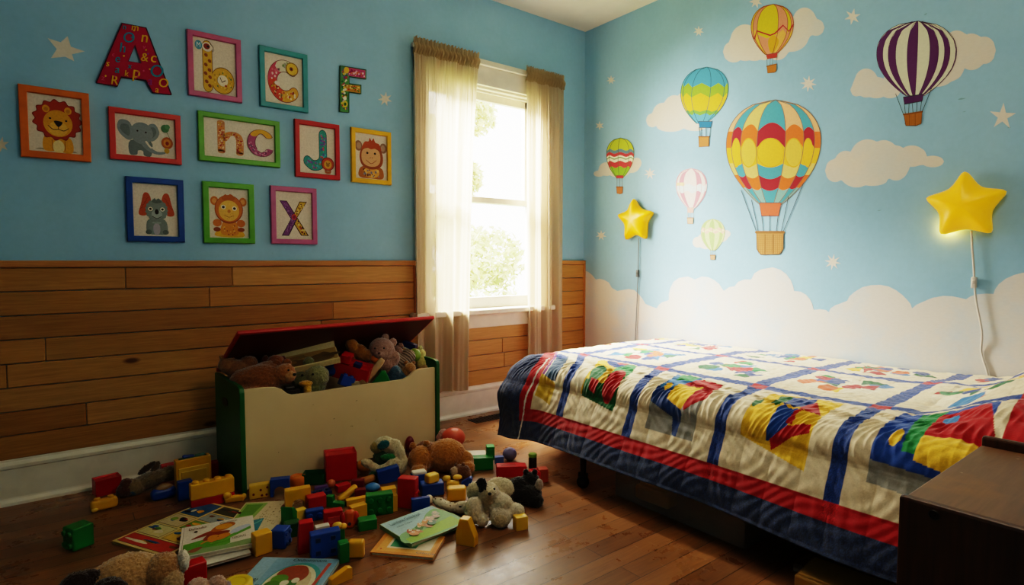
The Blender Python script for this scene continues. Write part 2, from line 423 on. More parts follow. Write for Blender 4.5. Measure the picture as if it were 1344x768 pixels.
# ---- outside: lawn and pale leafy trees in full daylight
struct((lambda m: m.build('lawn', cmat('lawn_grass', hx('#9aa76a'), .9, 3, .3)))(MB().add([(-9, .6, -.7), (7, .6, -.7), (7, 14, -.7), (-9, 14, -.7)], [[0, 1, 2, 3]])))
def leaf_material():
    m, nt, b, out = _nt('sunlit_leaves'); nt.nodes.remove(b)
    at = nt.nodes.new('ShaderNodeVertexColor'); at.layer_name = 'Col'
    d = nt.nodes.new('ShaderNodeBsdfDiffuse'); t = nt.nodes.new('ShaderNodeBsdfTranslucent'); mx = nt.nodes.new('ShaderNodeMixShader'); mx.inputs[0].default_value = .45
    c = mixc(nt, 1, at.outputs[0], ramp(nt, noise_tex(nt, coords(nt), 4, 2), .3, .7, (.8,)*3, (1.1,)*3), 'MULTIPLY')
    nt.links.new(c, d.inputs[0]); nt.links.new(c, t.inputs[0]); nt.links.new(d.outputs[0], mx.inputs[1]); nt.links.new(t.outputs[0], mx.inputs[2]); nt.links.new(mx.outputs[0], out.inputs[0])
    return m
LEAF = leaf_material()
def tree(name, label, base, h, lobes, nleaf, sz, cols, seed):
    rng = random.Random(seed); t = thing(name, label, 'tree', base, group='trees outside the window')
    m = MB(); top = Vector((0, 0, h)); pts = [(0, 0, 0), (.04, .02, h*.3), (-.03, .0, h*.6), (.02, .03, h*.9)]
    m.tube(pts, [.11, .09, .07, .03], hx('#8d7a60'))
    for L in lobes: m.tube([pts[1+rng.randrange(2)], (L[0]*.6, L[1]*.6, L[2]*.85), L[:3]], [.04, .03, .012], hx('#8d7a60'), 7)
    m.build('trunk', cmat('bark', hx('#8d7a60'), .9, 12, .3, .5, .01, 20), t)
    m = MB()
    for k in range(nleaf):
        L = rng.choice(lobes); v = Vector((rng.gauss(0, 1), rng.gauss(0, 1), rng.gauss(0, 1))).normalized()*rng.uniform(.35, 1)**.5
        c = Vector(L[:3])+Vector((v.x*L[3], v.y*L[3], v.z*L[3]*.85))
        e = Euler((rng.uniform(-1, 1), rng.uniform(-1, 1), rng.uniform(0, 6.3))).to_matrix(); s = sz*rng.uniform(.6, 1.3)
        m.add([c+e @ Vector(p) for p in ((-s, 0, 0), (0, -s*.45, .01), (s, 0, 0), (0, s*.45, .01))], [[0, 1, 2, 3]], mul(rng.choice(cols), rng.uniform(.8, 1.15)))
    m.build('crown', LEAF, t)
pale = [hx('#dcdfae'), hx('#d2d8a2'), hx('#e2dcae'), hx('#e0d69c')]; mid = [hx('#c9d096'), hx('#d3d49a'), hx('#dedaae')]
tree('garden_tree', 'pale leafy tree outside, its foliage filling the lower window pane', (1.0, 3.6, -.7), 2.6, [(-.5, 0, 1.0, .7), (.5, .2, 1.1, .75), (0, .1, 1.7, .75), (-.9, .2, 1.6, .6), (.9, .3, 1.75, .55), (.1, 0, .55, .6)], 5200, .07, mid, 3)
tree('garden_tree', 'tall airy tree outside, yellowish leaves at the left of the upper window pane', (-.75, 4.6, -.7), 4.2, [(-.1, 0, 2.6, .5), (.15, .1, 3.2, .5), (.0, 0, 1.8, .5), (-.4, .2, 3.7, .5)], 3400, .08, pale, 5)
tree('garden_tree', 'tall airy tree outside, sparse leaves across the upper window pane', (2.6, 6.2, -.7), 5.4, [(-.4, 0, 3.9, .55), (.25, .1, 3.3, .5), (.5, 0, 4.5, .5), (-.1, .2, 2.4, .6)], 3000, .09, pale, 8)

# ---- curtains
def curtain_material():
    m, nt, b, out = _nt('sheer_linen'); nt.nodes.remove(b)
    at = nt.nodes.new('ShaderNodeVertexColor'); at.layer_name = 'Col'
    w = noise_tex(nt, coords(nt, 'Object', (1, 1, .12)), 170, 3, .7); w2 = noise_tex(nt, coords(nt, 'Object', (.15, .15, 1)), 210, 3, .7)
    wv = mixc(nt, .5, w, w2)
    c = mixc(nt, 1, at.outputs[0], ramp(nt, wv, .35, .65, (.86,)*3, (1.06,)*3), 'MULTIPLY')
    d = nt.nodes.new('ShaderNodeBsdfDiffuse'); t = nt.nodes.new('ShaderNodeBsdfTranslucent'); tr = nt.nodes.new('ShaderNodeBsdfTransparent')
    nt.links.new(c, d.inputs[0]); nt.links.new(c, t.inputs[0])
    m1 = nt.nodes.new('ShaderNodeMixShader'); m1.inputs[0].default_value = .42; nt.links.new(d.outputs[0], m1.inputs[1]); nt.links.new(t.outputs[0], m1.inputs[2])
    m2 = nt.nodes.new('ShaderNodeMixShader'); f = ramp(nt, wv, .4, .62, (.02,)*3, (.13,)*3); nt.links.new(f, m2.inputs[0])
    nt.links.new(m1.outputs[0], m2.inputs[1]); nt.links.new(tr.outputs[0], m2.inputs[2]); nt.links.new(m2.outputs[0], out.inputs[0])
    return m
SHEER = curtain_material()
def curtain(label, x0, x1, xb0, xb1, zb, seed):
    t = thing('curtain', label, 'curtain', group='sheer curtains at the window'); rng = random.Random(seed)
    ZH = 2.345; nx, nz = 150, 90
    ph = [rng.uniform(0, 6.3) for _ in range(6)]
    def prof(u, s):
        a = .020*math.sin(2*PI*3.4*u+ph[0]+.5*math.sin(3*s+ph[1])) + .010*math.sin(2*PI*6.1*u+ph[2]+.7*math.sin(2.2*s)) + .003*math.sin(2*PI*13*u+ph[3]+s)
        g = .006*math.sin(2*PI*24*u+ph[4]) + .004*math.sin(2*PI*37*u+ph[5])
        k = min(1, max(0, s)*5); return a*(.35+.65*k)+g*max(0, 1-s*4)
    def grid(name, za, zb_, cola, rows, head=False):
        m = MB(); vs = []; fs = []
        for j in range(rows+1):
            q = j/rows; z = za+(zb_-za)*q; s = max(0, (2.25-z)/2.07)
            for i in range(nx+1):
                u = i/nx; e = s**.7
                x = (x0+(x1-x0)*u)*(1-e)+(xb0+(xb1-xb0)*u)*e
                if head:
                    puff = .014*math.sin(PI*min(1, max(0, (z-2.262)/.05))) if z < 2.312 else -.002+.006*(z-2.312)/.03
                    y = -.058-puff-.008*math.sin(2*PI*26*u+ph[4]+3*q)*(.5+.5*q)-.005*math.sin(2*PI*41*u+ph[5])
                    zz = z+(.006*math.sin(2*PI*19*u+ph[2]) if j == rows*0 else 0)
                else: y = -.058-prof(u, s); zz = z
                if not head and j == rows: zz += .008*math.sin(2*PI*2*u+ph[1])
                vs.append((x, y, zz))
        for j in range(rows):
            for i in range(nx): a = j*(nx+1)+i; fs.append([a, a+nx+1, a+nx+2, a+1])
        m.add(vs, fs, cola, smooth=True); return m.build(name, SHEER, t)
    grid('gathered_header', ZH, 2.245, hx('#b8a483'), 14, True)
    grid('curtain_panel', 2.25, zb, hx('#d4c3a8'), nz)
curtain('left sheer beige linen curtain, hanging long beside the toy chest', -1.478, -1.01, -1.475, -1.09, .19, 4)
curtain('right sheer beige linen curtain, hanging down behind the bed corner', -.617, -.268, -.60, -.262, .22, 9)
m = MB(); m.tube([(-1.47, -.05, 2.287), (-.275, -.05, 2.287)], .008, hx('#d8cfba'), 12)
tag(m.build('curtain_rod', TRIMM), 'slim white curtain rod across the top of the window', 'curtain rod')
# round wooden knob beside the left curtain
p = on_back(537, 414, .0); m = MB()
m.lathe([(.008, 0), (.008, .016), (.016, .02), (.02, .03), (.018, .042), (.008, .048)], hx('#8a7a66'), Matrix.Translation((p.x, -.012, p.z)) @ Euler((PI/2, 0, 0)).to_matrix().to_4x4(), 18)
tag(m.build('hanging_peg', LACQ), 'small round grey-brown knob on the board wall beside the left curtain', 'peg')
# floor vent
q = on_floor(646, 551); m = MB(); m.box((.26, .10, .004), hx('#3a2c20'), (0, 0, 0), bev=.0015)
for k in range(12): m.box((.006, .08, .003), hx('#17110c'), (-.11+k*.02, 0, .0035), bev=0)
tag(m.build('floor_vent', cmat('vent_metal', hx('#33271d'), .5, 20, .2, metal=.4), loc=(q.x, -.16, 0)), 'dark metal floor vent in the boards below the window', 'vent')
# ================================================================== PICTURES AND LETTERS ON THE WINDOW WALL
FRAMEM = vmat('frame_lacquer', .4, 20, .16, .1, .0006, 90, .4)
rng = random.Random(21)
def spots(F, path, w, cols, n, r=(.015, .03), sq=1.0):
    P = [Vector(p) for p in path]; L = [(P[i+1]-P[i]).length for i in range(len(P)-1)]; T = sum(L)
    F.k += 1
    for _ in range(n):
        d = rng.uniform(0, T); i = 0
        while i < len(L)-1 and d > L[i]: d -= L[i]; i += 1
        t = (P[i+1]-P[i]).normalized(); p = P[i]+t*d+Vector((-t.y, t.x))*rng.uniform(-.38, .38)*w
        q = rng.uniform(*r); F.ell(p.x, p.y, q, q*sq, rng.choice(cols), n=8, step=False)
        if _ % 6 == 5: F.k += 1

def picture(label, tl, tr, br, bl, col, draw, bw=.028, paper='#d9cfbd'):
    a, b, c, d = (on_back(*p) for p in (tl, tr, br, bl))
    x0, x1 = (a.x+d.x)/2, (b.x+c.x)/2; z1, z0 = (a.z+b.z)/2, (c.z+d.z)/2; W, H = x1-x0, z1-z0
    t = thing('framed_picture', label, 'picture', (x0+W/2, 0, z0))
    m = MB(); D = .020
    o = [(-W/2, 0), (W/2, 0), (W/2, H), (-W/2, H)]; i = [(-W/2+bw, bw), (W/2-bw, bw), (W/2-bw, H-bw), (-W/2+bw, H-bw)]
    def ring(inset, y, pts_o): s = inset; return [(-W/2+s, y, s), (W/2-s, y, s), (W/2-s, y, H-s), (-W/2+s, y, H-s)]
    rings = [ring(0, -.001, o), ring(0, -D+.003, o), ring(.003, -D, o), ring(bw-.003, -D, o), ring(bw, -D+.003, o), ring(bw, -.004, o)]
    for p, q in zip(rings[:-1], rings[1:]):
        m.add(p+q, [[k, (k+1) % 4, 4+(k+1) % 4, 4+k] for k in range(4)], col)
    m.build('border', FRAMEM, t)
    w, h = W-2*bw, H-2*bw
    F = Flat(lambda x, y, z: (-w/2+x*w, -.006-z, bw+h*(1-y)))
    F.flip = -1
    F.poly([(-.01, -.01), (1.01, -.01), (1.01, 1.01), (-.01, 1.01)], hx(paper))
    draw(F, w/h); F.build('print', PRINT, t)
    return t
INK = hx('#2a211c')
def eyes(F, pts, r, asp, white=False):
    for x, y in pts:
        if white: F.ell(x, y, r*1.7, r*1.7*asp, hx('#efe6cf'), step=False)
    F.k += 1
    for x, y in pts: F.ell(x, y, r, r*asp, INK, step=False)
    F.k += 1

def d_lion(F, A):
    mane, gold = hx('#a5351c'), hx('#d59a24')
    F.poly([(.10, .955), (.9, .975), (.85, .95), (.2, .93)], hx('#9a9382'))
    F.poly(smooth([(.28, .72), (.26, .95), (.45, .97), (.5, .9), (.56, .97), (.8, .98), (.78, .74), (.5, .66)]), gold)
    F.ell(.54, .89, .11, .12, hx('#e2cf95')); F.stroke([(.42, .78), (.43, .95)], .012, hx('#8a5a12')); F.stroke([(.66, .78), (.66, .95)], .012, hx('#8a5a12'))
    F.poly([(.54+(.45+.028*math.cos(15*a))*math.cos(a), .42+(.345+.022*math.cos(15*a))*math.sin(a)) for a in [2*PI*k/120 for k in range(120)]], hx('#7d2412'))
    F.poly([(.54+(.43+.026*math.cos(15*a))*math.cos(a), .42+(.33+.02*math.cos(15*a))*math.sin(a)) for a in [2*PI*k/120 for k in range(120)]], mane)
    for x in (.33, .74): F.ell(x, .24, .07, .065, gold, step=False)
    F.k += 1
    for x in (.33, .74): F.ell(x, .245, .04, .035, hx('#b87d1e'), step=False)
    F.ell(.545, .48, .275, .235, gold); F.ell(.545, .57, .18, .13, hx('#dfad45'))
    eyes(F, [(.40, .40), (.70, .42)], .022, A)
    F.poly(smooth([(.47, .44), (.63, .45), (.55, .54)]), INK); F.stroke([(.55, .52), (.55, .58)], .012, INK)
    F.stroke(smooth([(.36, .53), (.45, .59), (.55, .58), (.65, .60), (.74, .55)], False), .012, INK)
def d_elephant(F, A):
    g, gd = hx('#7d8a90'), hx('#667378')
    F.poly(smooth([(.24, .62), (.22, .95), (.34, .96), (.36, .86), (.44, .86), (.46, .97), (.58, .96), (.58, .6)]), gd)
    F.poly(smooth([(.24, .18), (.08, .14), (.03, .34), (.10, .52), (.22, .62), (.30, .5)]), g); F.poly(smooth([(.22, .26), (.11, .24), (.08, .36), (.15, .48), (.23, .5)]), gd)
    F.poly(smooth([(.55, .2), (.66, .16), (.73, .35), (.68, .52), (.58, .6), (.5, .45)]), g); F.poly(smooth([(.58, .27), (.65, .25), (.68, .37), (.62, .5), (.56, .5)]), gd)
    F.ell(.43, .42, .19, .27, g)
    F.stroke(smooth([(.44, .5), (.47, .66), (.55, .8), (.68, .88), (.80, .86)], False), [.15, .14, .135, .13, .12, .115, .11, .10, .10, .09, .09, .08, .075, .07, .065, .06, .055], g)
    F.stroke(smooth([(.50, .62), (.58, .76), (.64, .72)], False), .035, hx('#d9d2c2'))
    eyes(F, [(.36, .37), (.5, .39)], .016, A)
    F.ell(.86, .60, .10, .15, hx('#a85a24')); F.ell(.86, .60, .065, .10, hx('#c8872f')); F.ell(.86, .61, .03, .05, hx('#8a2c20')); F.ell(.85, .80, .045, .07, hx('#c2a02d'))
    F.stroke([(.85, .30), (.91, .48)], .008, hx('#3f5d3a')); F.ell(.83, .24, .07, .10, hx('#4c7c54')); F.ell(.87, .19, .045, .06, hx('#5e9166'))
def d_koala(F, A):
    g, gd, o = hx('#7f8b88'), hx('#626d6b'), hx('#b35230')
    for s, x0 in ((-1, .40), (1, .64)):
        F.poly(smooth([(x0, .30), (x0+s*.06, .18), (x0+s*.16, .19), (x0+s*.22, .38), (x0+s*.28, .58), (x0+s*.12, .60), (x0+s*.04, .45)]), o)
        for k in range(4): F.stroke([(x0+s*(.06+.04*k), .26+.06*k), (x0+s*(.11+.045*k), .30+.06*k)], .012, hx('#8e3c20'), step=False)
        F.k += 1
    F.poly(smooth([(.33, .68), (.28, .9), (.34, .96), (.68, .97), (.76, .92), (.70, .68)]), g)
    F.ell(.51, .86, .08, .12, hx('#a9a2ad')); F.ell(.33, .92, .07, .045, gd, step=False); F.ell(.71, .92, .07, .045, gd)
    F.poly([(.52+(.25+.012*math.cos(19*a))*math.cos(a), .50+(.21+.012*math.cos(17*a))*math.sin(a)) for a in [2*PI*k/100 for k in range(100)]], g)
    F.poly(smooth([(.42, .34), (.48, .27), (.52, .31), (.57, .27), (.64, .34), (.53, .37)]), gd)
    F.ell(.52, .58, .12, .09, hx('#a0aaa8')); eyes(F, [(.38, .48), (.65, .48)], .03, A, True)
    F.ell(.52, .53, .045, .05, INK); F.stroke(smooth([(.42, .62), (.52, .66), (.62, .62)], False), .012, INK)
    F.stroke([(.42, .74), (.6, .74)], .03, hx('#93a09c'))
def d_monkeylion(F, A):
    o, od, y = hx('#c2702a'), hx('#8d431c'), hx('#dfb24f')
    F.poly(smooth([(.2, .86), (.18, .97), (.84, .98), (.82, .86), (.5, .82)]), hx('#dba827'))
    F.poly(smooth([(.36, .66), (.30, .92), (.72, .93), (.66, .66)]), hx('#d0872d'))
    for x in (.2, .8): F.ell(x, .70, .11, .075, o, step=False)
    F.k += 1
    for x in (.19, .8): F.ell(x, .83, .09, .045, od, step=False)
    for x in (.14, .86): F.ell(x, .26, .10, .09, o, step=False)
    F.k += 1
    for x in (.14, .86): F.ell(x, .26, .055, .05, hx('#d99a55'), step=False)
    F.ell(.5, .42, .36, .29, od); F.ell(.5, .41, .34, .27, o); F.poly(smooth([(.32, .2), (.42, .12), (.48, .16), (.54, .11), (.66, .18), (.6, .24), (.4, .25)]), hx('#b05f20'))
    F.ell(.5, .45, .26, .21, y); eyes(F, [(.36, .38), (.64, .40)], .036, A, True)
    F.ell(.5, .46, .04, .035, hx('#b4782e')); F.stroke(smooth([(.38, .54), (.5, .58), (.62, .54)], False), .010, hx('#8d5a1c'))
    for k in range(22): F.ell(rng.uniform(.32, .68), rng.uniform(.50, .62), .007, .006, hx('#b97f2a'), n=6, step=False)
    F.k += 1
    spots(F, [(.4, .72), (.4, .9), (.6, .9), (.6, .72)], .12, [od, hx('#e2b04c')], 16, (.012, .02))
def d_monkey(F, A):
    br, sk = hx('#8d4a2a'), hx('#d0a071')
    F.poly(smooth([(.24, .72), (.10, .86), (.16, .97), (.5, .98), (.84, .98), (.9, .86), (.78, .72)]), hx('#a5622d'))
    F.ell(.5, .85, .26, .12, hx('#d59c45')); spots(F, [(.25, .86), (.75, .86)], .2, [hx('#6e3b1d'), hx('#e0b765'), hx('#7a7d8a')], 30, (.015, .035))
    for x in (.11, .89): F.ell(x, .28, .115, .115, hx('#8a6a57'), step=False)
    F.k += 1
    for x in (.12, .88): F.ell(x, .28, .07, .07, hx('#a98b76'), step=False)
    F.poly(smooth([(.2, .34), (.14, .55), (.24, .72), (.5, .78), (.78, .72), (.88, .55), (.80, .32), (.5, .2)]), br)
    F.poly(smooth([(.24, .36), (.2, .56), (.3, .68), (.5, .72), (.7, .68), (.79, .56), (.75, .36), (.5, .3)]), sk)
    F.poly(smooth([(.2, .34), (.3, .18), (.42, .16), (.46, .08), (.52, .14), (.58, .08), (.64, .17), (.76, .2), (.82, .34), (.66, .30), (.5, .33), (.36, .30)]), hx('#a84a22'))
    eyes(F, [(.38, .42), (.62, .42)], .034, A); F.ell(.47, .52, .014, .012, br, step=False); F.ell(.53, .52, .014, .012, br, step=False)
    F.stroke(smooth([(.34, .58), (.5, .65), (.66, .57)], False), .014, hx('#8a4a30'))
PINKS = [hx('#b8405e'), hx('#d9b23d'), hx('#c2502e'), hx('#e0d3b8')]
def d_b(F, A):
    Y, Bn = hx('#d3a72f'), hx('#8a4a1c')
    st = [(.33, .14), (.33, .87)]; ring = [(.68+.20*math.cos(t), .73+.17*math.sin(t)) for t in [2*PI*k/28 for k in range(28)]]
    F.stroke(st, .235, hx('#77571d')); F.stroke(ring, .165, hx('#77571d'), True); F.stroke(st, .205, Y); F.stroke(ring, .135, Y, True)
    F.k += 1
    for x, y in ((.30, .30), (.38, .40), (.29, .48), (.37, .57), (.28, .64), (.38, .70), (.30, .79), (.37, .86)): F.ell(x, y, .045, .035, Bn, 20, n=7, step=False)
    spots(F, ring+[ring[0]], .12, [hx('#b48a22'), hx('#e0be55'), hx('#5d7a3a')], 26, (.012, .022))
    F.ell(.68, .73, .125, .105, hx('#e4d9bd')); F.stroke([(.62, .68), (.66, .76), (.74, .72)], .018, INK); F.ell(.75, .82, .03, .022, hx('#a3441f'))
    F.ell(.33, .15, .12, .085, hx('#e4dcc6')); F.ell(.32, .14, .075, .055, hx('#8f3320')); F.ell(.35, .14, .03, .022, INK)
    F.stroke(smooth([(.40, .08), (.47, .14), (.46, .22)], False), .014, INK)
    F.ell(.13, .14, .085, .085, hx('#4e93a8')); F.text('M', .08, .18, .13, hx('#e3eceb'))
def arcpath(cx, cy, rx, ry, a0, a1, n=26): return [(cx+rx*math.cos(R(a0+(a1-a0)*k/n)), cy+ry*math.sin(R(a0+(a1-a0)*k/n))) for k in range(n+1)]
def d_c(F, A):
    full = arcpath(.53, .52, .33, .31, -52, -316); F.stroke(full, .25, hx('#5d2a2a'))
    F.stroke(full, .225, hx('#c14a63')); k = len(full)
    F.stroke(full[:7], .225, hx('#d7d2b8')); F.stroke(full[-13:], .225, hx('#c9472f')); F.stroke(full[-6:], .22, hx('#d8a437'))
    spots(F, full[7:14], .2, [hx('#d9748a'), hx('#e8c9c9')], 16); spots(F, full[-13:], .2, [hx('#d9b23d'), hx('#f0dcb0'), hx('#8a2a20'), hx('#d4572f')], 60)
    spots(F, full[:6], .2, [hx('#6d8a4a'), hx('#9a9a8a')], 12)
    F.ell(.72, .25, .17, .135, hx('#8a651d')); F.ell(.72, .25, .145, .115, hx('#dcb53a')); F.ell(.70, .25, .05, .04, hx('#8a4a1c')); F.ell(.70, .25, .022, .018, INK)
    F.ell(.30, .58, .05, .04, hx('#ead9cf'), step=False); F.ell(.34, .60, .05, .04, hx('#ead9cf'))
def d_hc(F, A):
    h1, h2 = [(.235, .08), (.235, .84)], smooth([(.27, .52), (.34, .37), (.44, .36), (.49, .50), (.49, .86)], False)
    for p in (h1, h2): F.stroke(p, .105, hx('#c98a58'), step=False)
    for p, n in ((h1, 70), (h2, 70)): spots(F, p, .10, [hx('#a5352a'), hx('#d98a2f'), hx('#e6c9a0'), hx('#b8502e'), hx('#d9a737')], n, (.007, .014), 1.7)
    c = arcpath(.80, .51, .145, .31, -40, -320); F.stroke(c, .12, hx('#63304a')); F.stroke(c, .10, hx('#a4517a')); F.stroke(c[:10], .10, hx('#d9a62b'))
    spots(F, c[13:], .09, [hx('#7d3a68'), hx('#c98aa5'), hx('#5d4a6a')], 40, (.008, .014), 1.8); F.stroke([(.74, .70), (.80, .74), (.88, .70)], .02, hx('#d9d5c5'))
    F.stroke([(.9, .66), (.97, .68)], .02, hx('#a4517a'))
def d_J(F, A):
    j = smooth([(.66, .16), (.66, .45), (.65, .68), (.54, .80), (.36, .82), (.22, .74)], False)
    F.stroke(j, .23, hx('#254a52')); F.stroke(j, .20, hx('#2f8f8a'))
    spots(F, j, .18, [hx('#3aa06a'), hx('#5a5a9a'), hx('#7d5a9a'), hx('#4aa8b8'), hx('#b8505a')], 90, (.012, .028))
    F.ell(.79, .77, .185, .145, hx('#7d2a1c')); F.ell(.79, .77, .16, .125, hx('#b5482a')); F.ell(.79, .78, .11, .09, hx('#c99a30')); F.ell(.79, .79, .05, .04, hx('#8d6a1c'))
    F.poly(smooth([(.70, .9), (.79, .93), (.88, .9), (.86, .97), (.72, .97)]), hx('#9a5a30')); eyes(F, [(.75, .75), (.83, .75)], .014, A)
def d_X(F, A):
    a = [(.20, .22), (.76, .92)]; 
    F.poly([(.11, .19), (.31, .19), (.91, .92), (.69, .92)], hx('#3a2320')); F.poly([(.14, .205), (.30, .205), (.87, .905), (.71, .905)], hx('#cfa83a'))
    F.poly([(.11, .19), (.31, .19), (.56, .50), (.45, .60)], hx('#3a2340')); F.poly([(.14, .205), (.30, .205), (.53, .50), (.44, .585)], hx('#74437f'))
    F.poly([(.66, .19), (.87, .19), (.58, .55), (.47, .50)], hx('#3a2320')); F.poly([(.675, .205), (.84, .205), (.565, .54), (.49, .5)], hx('#cfa83a'))
    F.poly([(.15, .93), (.35, .93), (.60, .55), (.46, .50)], hx('#3a2340')); F.poly([(.185, .915), (.33, .915), (.57, .55), (.47, .52)], hx('#74437f'))
    spots(F, [(.23, .26), (.45, .50)], .15, [hx('#9a70a5'), hx('#54305f')], 30, (.009, .016)); spots(F, [(.27, .86), (.48, .58)], .15, [hx('#9a70a5'), hx('#54305f')], 30, (.009, .016))
    spots(F, [(.74, .27), (.57, .48)], .13, [hx('#6a4a1c'), hx('#e6d07a')], 14, (.014, .024)); spots(F, [(.60, .62), (.78, .88)], .13, [hx('#a5352a'), hx('#5d3a1c'), hx('#e6d07a')], 16, (.014, .026))
    F.ell(.50, .53, .07, .065, hx('#b8424a')); F.ell(.50, .53, .04, .036, hx('#7d2a45'))

picture('orange framed picture of a red-maned lion, far left of the wall', (25.5, 112), (118, 123.5), (118, 213), (25.5, 206), hx('#cc6a1a'), d_lion)
picture('pink framed picture of the letter b as a spotted giraffe', (245, 40), (316, 53.5), (316, 135), (246, 126), hx('#b0577f'), d_b, .025)
picture('teal framed picture of a patterned letter c', (339.5, 61), (403, 72.5), (402.5, 148), (340, 140.5), hx('#2f8d95'), d_c, .026)
picture('red framed picture of a grey elephant holding a small lion', (142.5, 141), (237, 152.5), (237, 217), (143, 209), hx('#c23a35'), d_elephant, .024)
picture('wide green framed picture of the letters h and c', (259, 147), (366.5, 159.5), (366, 220.5), (260, 211), hx('#5aa02c'), d_hc, .025)
picture('dark red framed picture of the letter J with a lion cub', (385.5, 157), (445, 164.5), (444, 237), (386.5, 232), hx('#b01f22'), d_J, .025)
picture('yellow framed picture of a red-haired monkey near the curtain', (459.5, 167.5), (512, 174.5), (512, 243.5), (460, 239), hx('#ddab1c'), d_monkey, .025)
picture('blue framed picture of a grey animal with orange ears', (165.5, 232), (241, 237), (241, 318), (165.5, 317), hx('#0f4a94'), d_koala, .026)
picture('small green framed picture of an orange monkey cub', (265.5, 238), (333, 243), (333, 320), (266, 319), hx('#5aa02c'), d_monkeylion, .027)
picture('pink framed picture of a purple and yellow letter X', (354, 244), (415, 248), (414.5, 320.5), (355, 320.5), hx('#b0608a'), d_X, .026)

def cut_letter(name, label, tiles, outline, scale, org, col, edge, deco, th=.010):
    """flat cut-out letter standing off the wall"""
    P = lambda q: (org[0]+q[0]/scale, org[1]+q[1]/scale)
    t = thing(name, label, 'wall letter', on_back(*P(outline[0])))
    inv = Vector(t.location)
    m = MB(); n = len(outline)
    for loop in outline if isinstance(outline[0][0], (tuple, list)) else [outline]:
        n = len(loop); fr = [on_back(*P(q), th)-inv for q in loop]; bk = [on_back(*P(q), .0005)-inv for q in loop]
        for f, q in zip(fr, loop):
            f.x, f.z = (on_back(*P(q))-inv).x, (on_back(*P(q))-inv).z
        m.add(fr+bk, [[i, (i+1) % n, n+(i+1) % n, n+i] for i in range(n)], edge)
    for q in tiles:
        pts = [on_back(*P(v))-inv for v in q]; m.add([(p.x, -th, p.z) for p in pts], [list(range(len(q)))], col)
    m.build('letter_body', PAINT, t)
    def fm(x, y, z):
        p = on_back(*P((x, y)))-inv; return (p.x, -th-z, p.z)
    F = Flat(fm, .0002); F.flip = -1; deco(F); F.build('painted_pattern', PAINT, t); return t
Y_, T_, PK, PU = hx('#d3a52c'), hx('#2f86a0'), hx('#c4486f'), hx('#8a3a86')
def deco_A(F):
    for loop in ([(640, 125), (765, 150), (898, 500), (800, 490), (765, 425), (635, 408), (615, 457), (505, 437)],):
        F.stroke(loop, 7, hx('#431a33'), True)
    F.stroke([(708, 240), (672, 325), (740, 335)], 6, hx('#5d1f3f'), True)
    for ch, x, y, s, c in (('O', 640, 222, 78, T_), ('n', 735, 222, 80, Y_), ('h', 622, 275, 72, T_), ('e', 600, 328, 60, T_), ('&', 735, 322, 62, Y_), ('c', 785, 328, 76, Y_), ('O', 780, 402, 92, T_),
                           ('a', 600, 385, 58, T_), ('k', 650, 402, 44, Y_), ('p', 690, 408, 86, Y_), ('x', 668, 362, 40, T_), ('R', 577, 445, 66, Y_), ('a', 770, 448, 62, PU), ('O', 826, 458, 66, Y_), ('a', 810, 488, 46, Y_),
                           ('m', 685, 163, 52, Y_), ('n', 640, 158, 40, T_), ('s', 553, 352, 50, Y_), ('z', 530, 425, 40, PK), ('v', 745, 262, 34, PK), ('c', 585, 300, 30, PK)):
        F.text(ch, x, y, s, c, rot=8); F.text(ch, x+2, y, s, c, rot=8)
    for _ in range(26):
        x, y = rng.uniform(540, 860), rng.uniform(150, 470)
        lo, hi_ = 702-(y-130)*.62, 702+(y-130)*.56
        if lo+18 < x < hi_-14 and not (650 < x < 760 and 225 < y < 345) and y < 420: F.ell(x, y, 5, 5, rng.choice([Y_, T_, PK, PU]), n=8)
cut_letter('letter_sign', 'big crimson letter A covered in small coloured letters', [[(505, 437), (640, 125), (702, 137), (708, 240), (672, 325), (635, 408), (615, 457)], [(702, 137), (765, 150), (898, 500), (800, 490), (765, 425), (740, 335), (708, 240)], [(672, 325), (740, 335), (765, 425), (635, 408)]],
           [(505, 437), (640, 125), (765, 150), (898, 500), (800, 490), (765, 425), (635, 408), (615, 457)], 4, (0, 0), hx('#a32144'), hx('#5b1a35'), deco_A)
def deco_F(F):
    o = [(862, 267), (998, 290), (998, 338), (910, 325), (910, 362), (972, 370), (972, 415), (908, 405), (908, 513), (860, 508)]
    F.poly([(866, 330), (905, 336), (905, 508), (864, 504)], hx('#4f8f55')); F.poly([(905, 277), (994, 293), (994, 334), (905, 320)], hx('#b8487a')); F.poly([(880, 365), (966, 374), (968, 411), (905, 402), (880, 400)], hx('#c98a35'))
    F.poly([(866, 272), (905, 279), (905, 330), (866, 326)], hx('#5a8a7a'))
    F.stroke(o, 5, hx('#2f4a3a'), True)
    spots(F, [(885, 285), (885, 500)], 36, [hx('#d9c24a'), hx('#7a4a8a'), hx('#e0e0c8'), hx('#b8484a'), hx('#2f6a4a')], 70, (3, 7)); spots(F, [(905, 298), (990, 314)], 36, [hx('#e6b8c8'), hx('#d9703a'), hx('#8a2a5a')], 40, (3, 6)); spots(F, [(905, 384), (962, 394)], 32, [hx('#b8402a'), hx('#e6d07a'), hx('#5a8a3a')], 24, (3, 6))
    F.ell(893, 293, 14, 17, hx('#d9b23d')); F.ell(886, 470, 13, 18, hx('#d9c24a')); F.ell(886, 470, 7, 9, hx('#3a6a3a')); F.ell(885, 440, 9, 10, hx('#e0e0c8'))
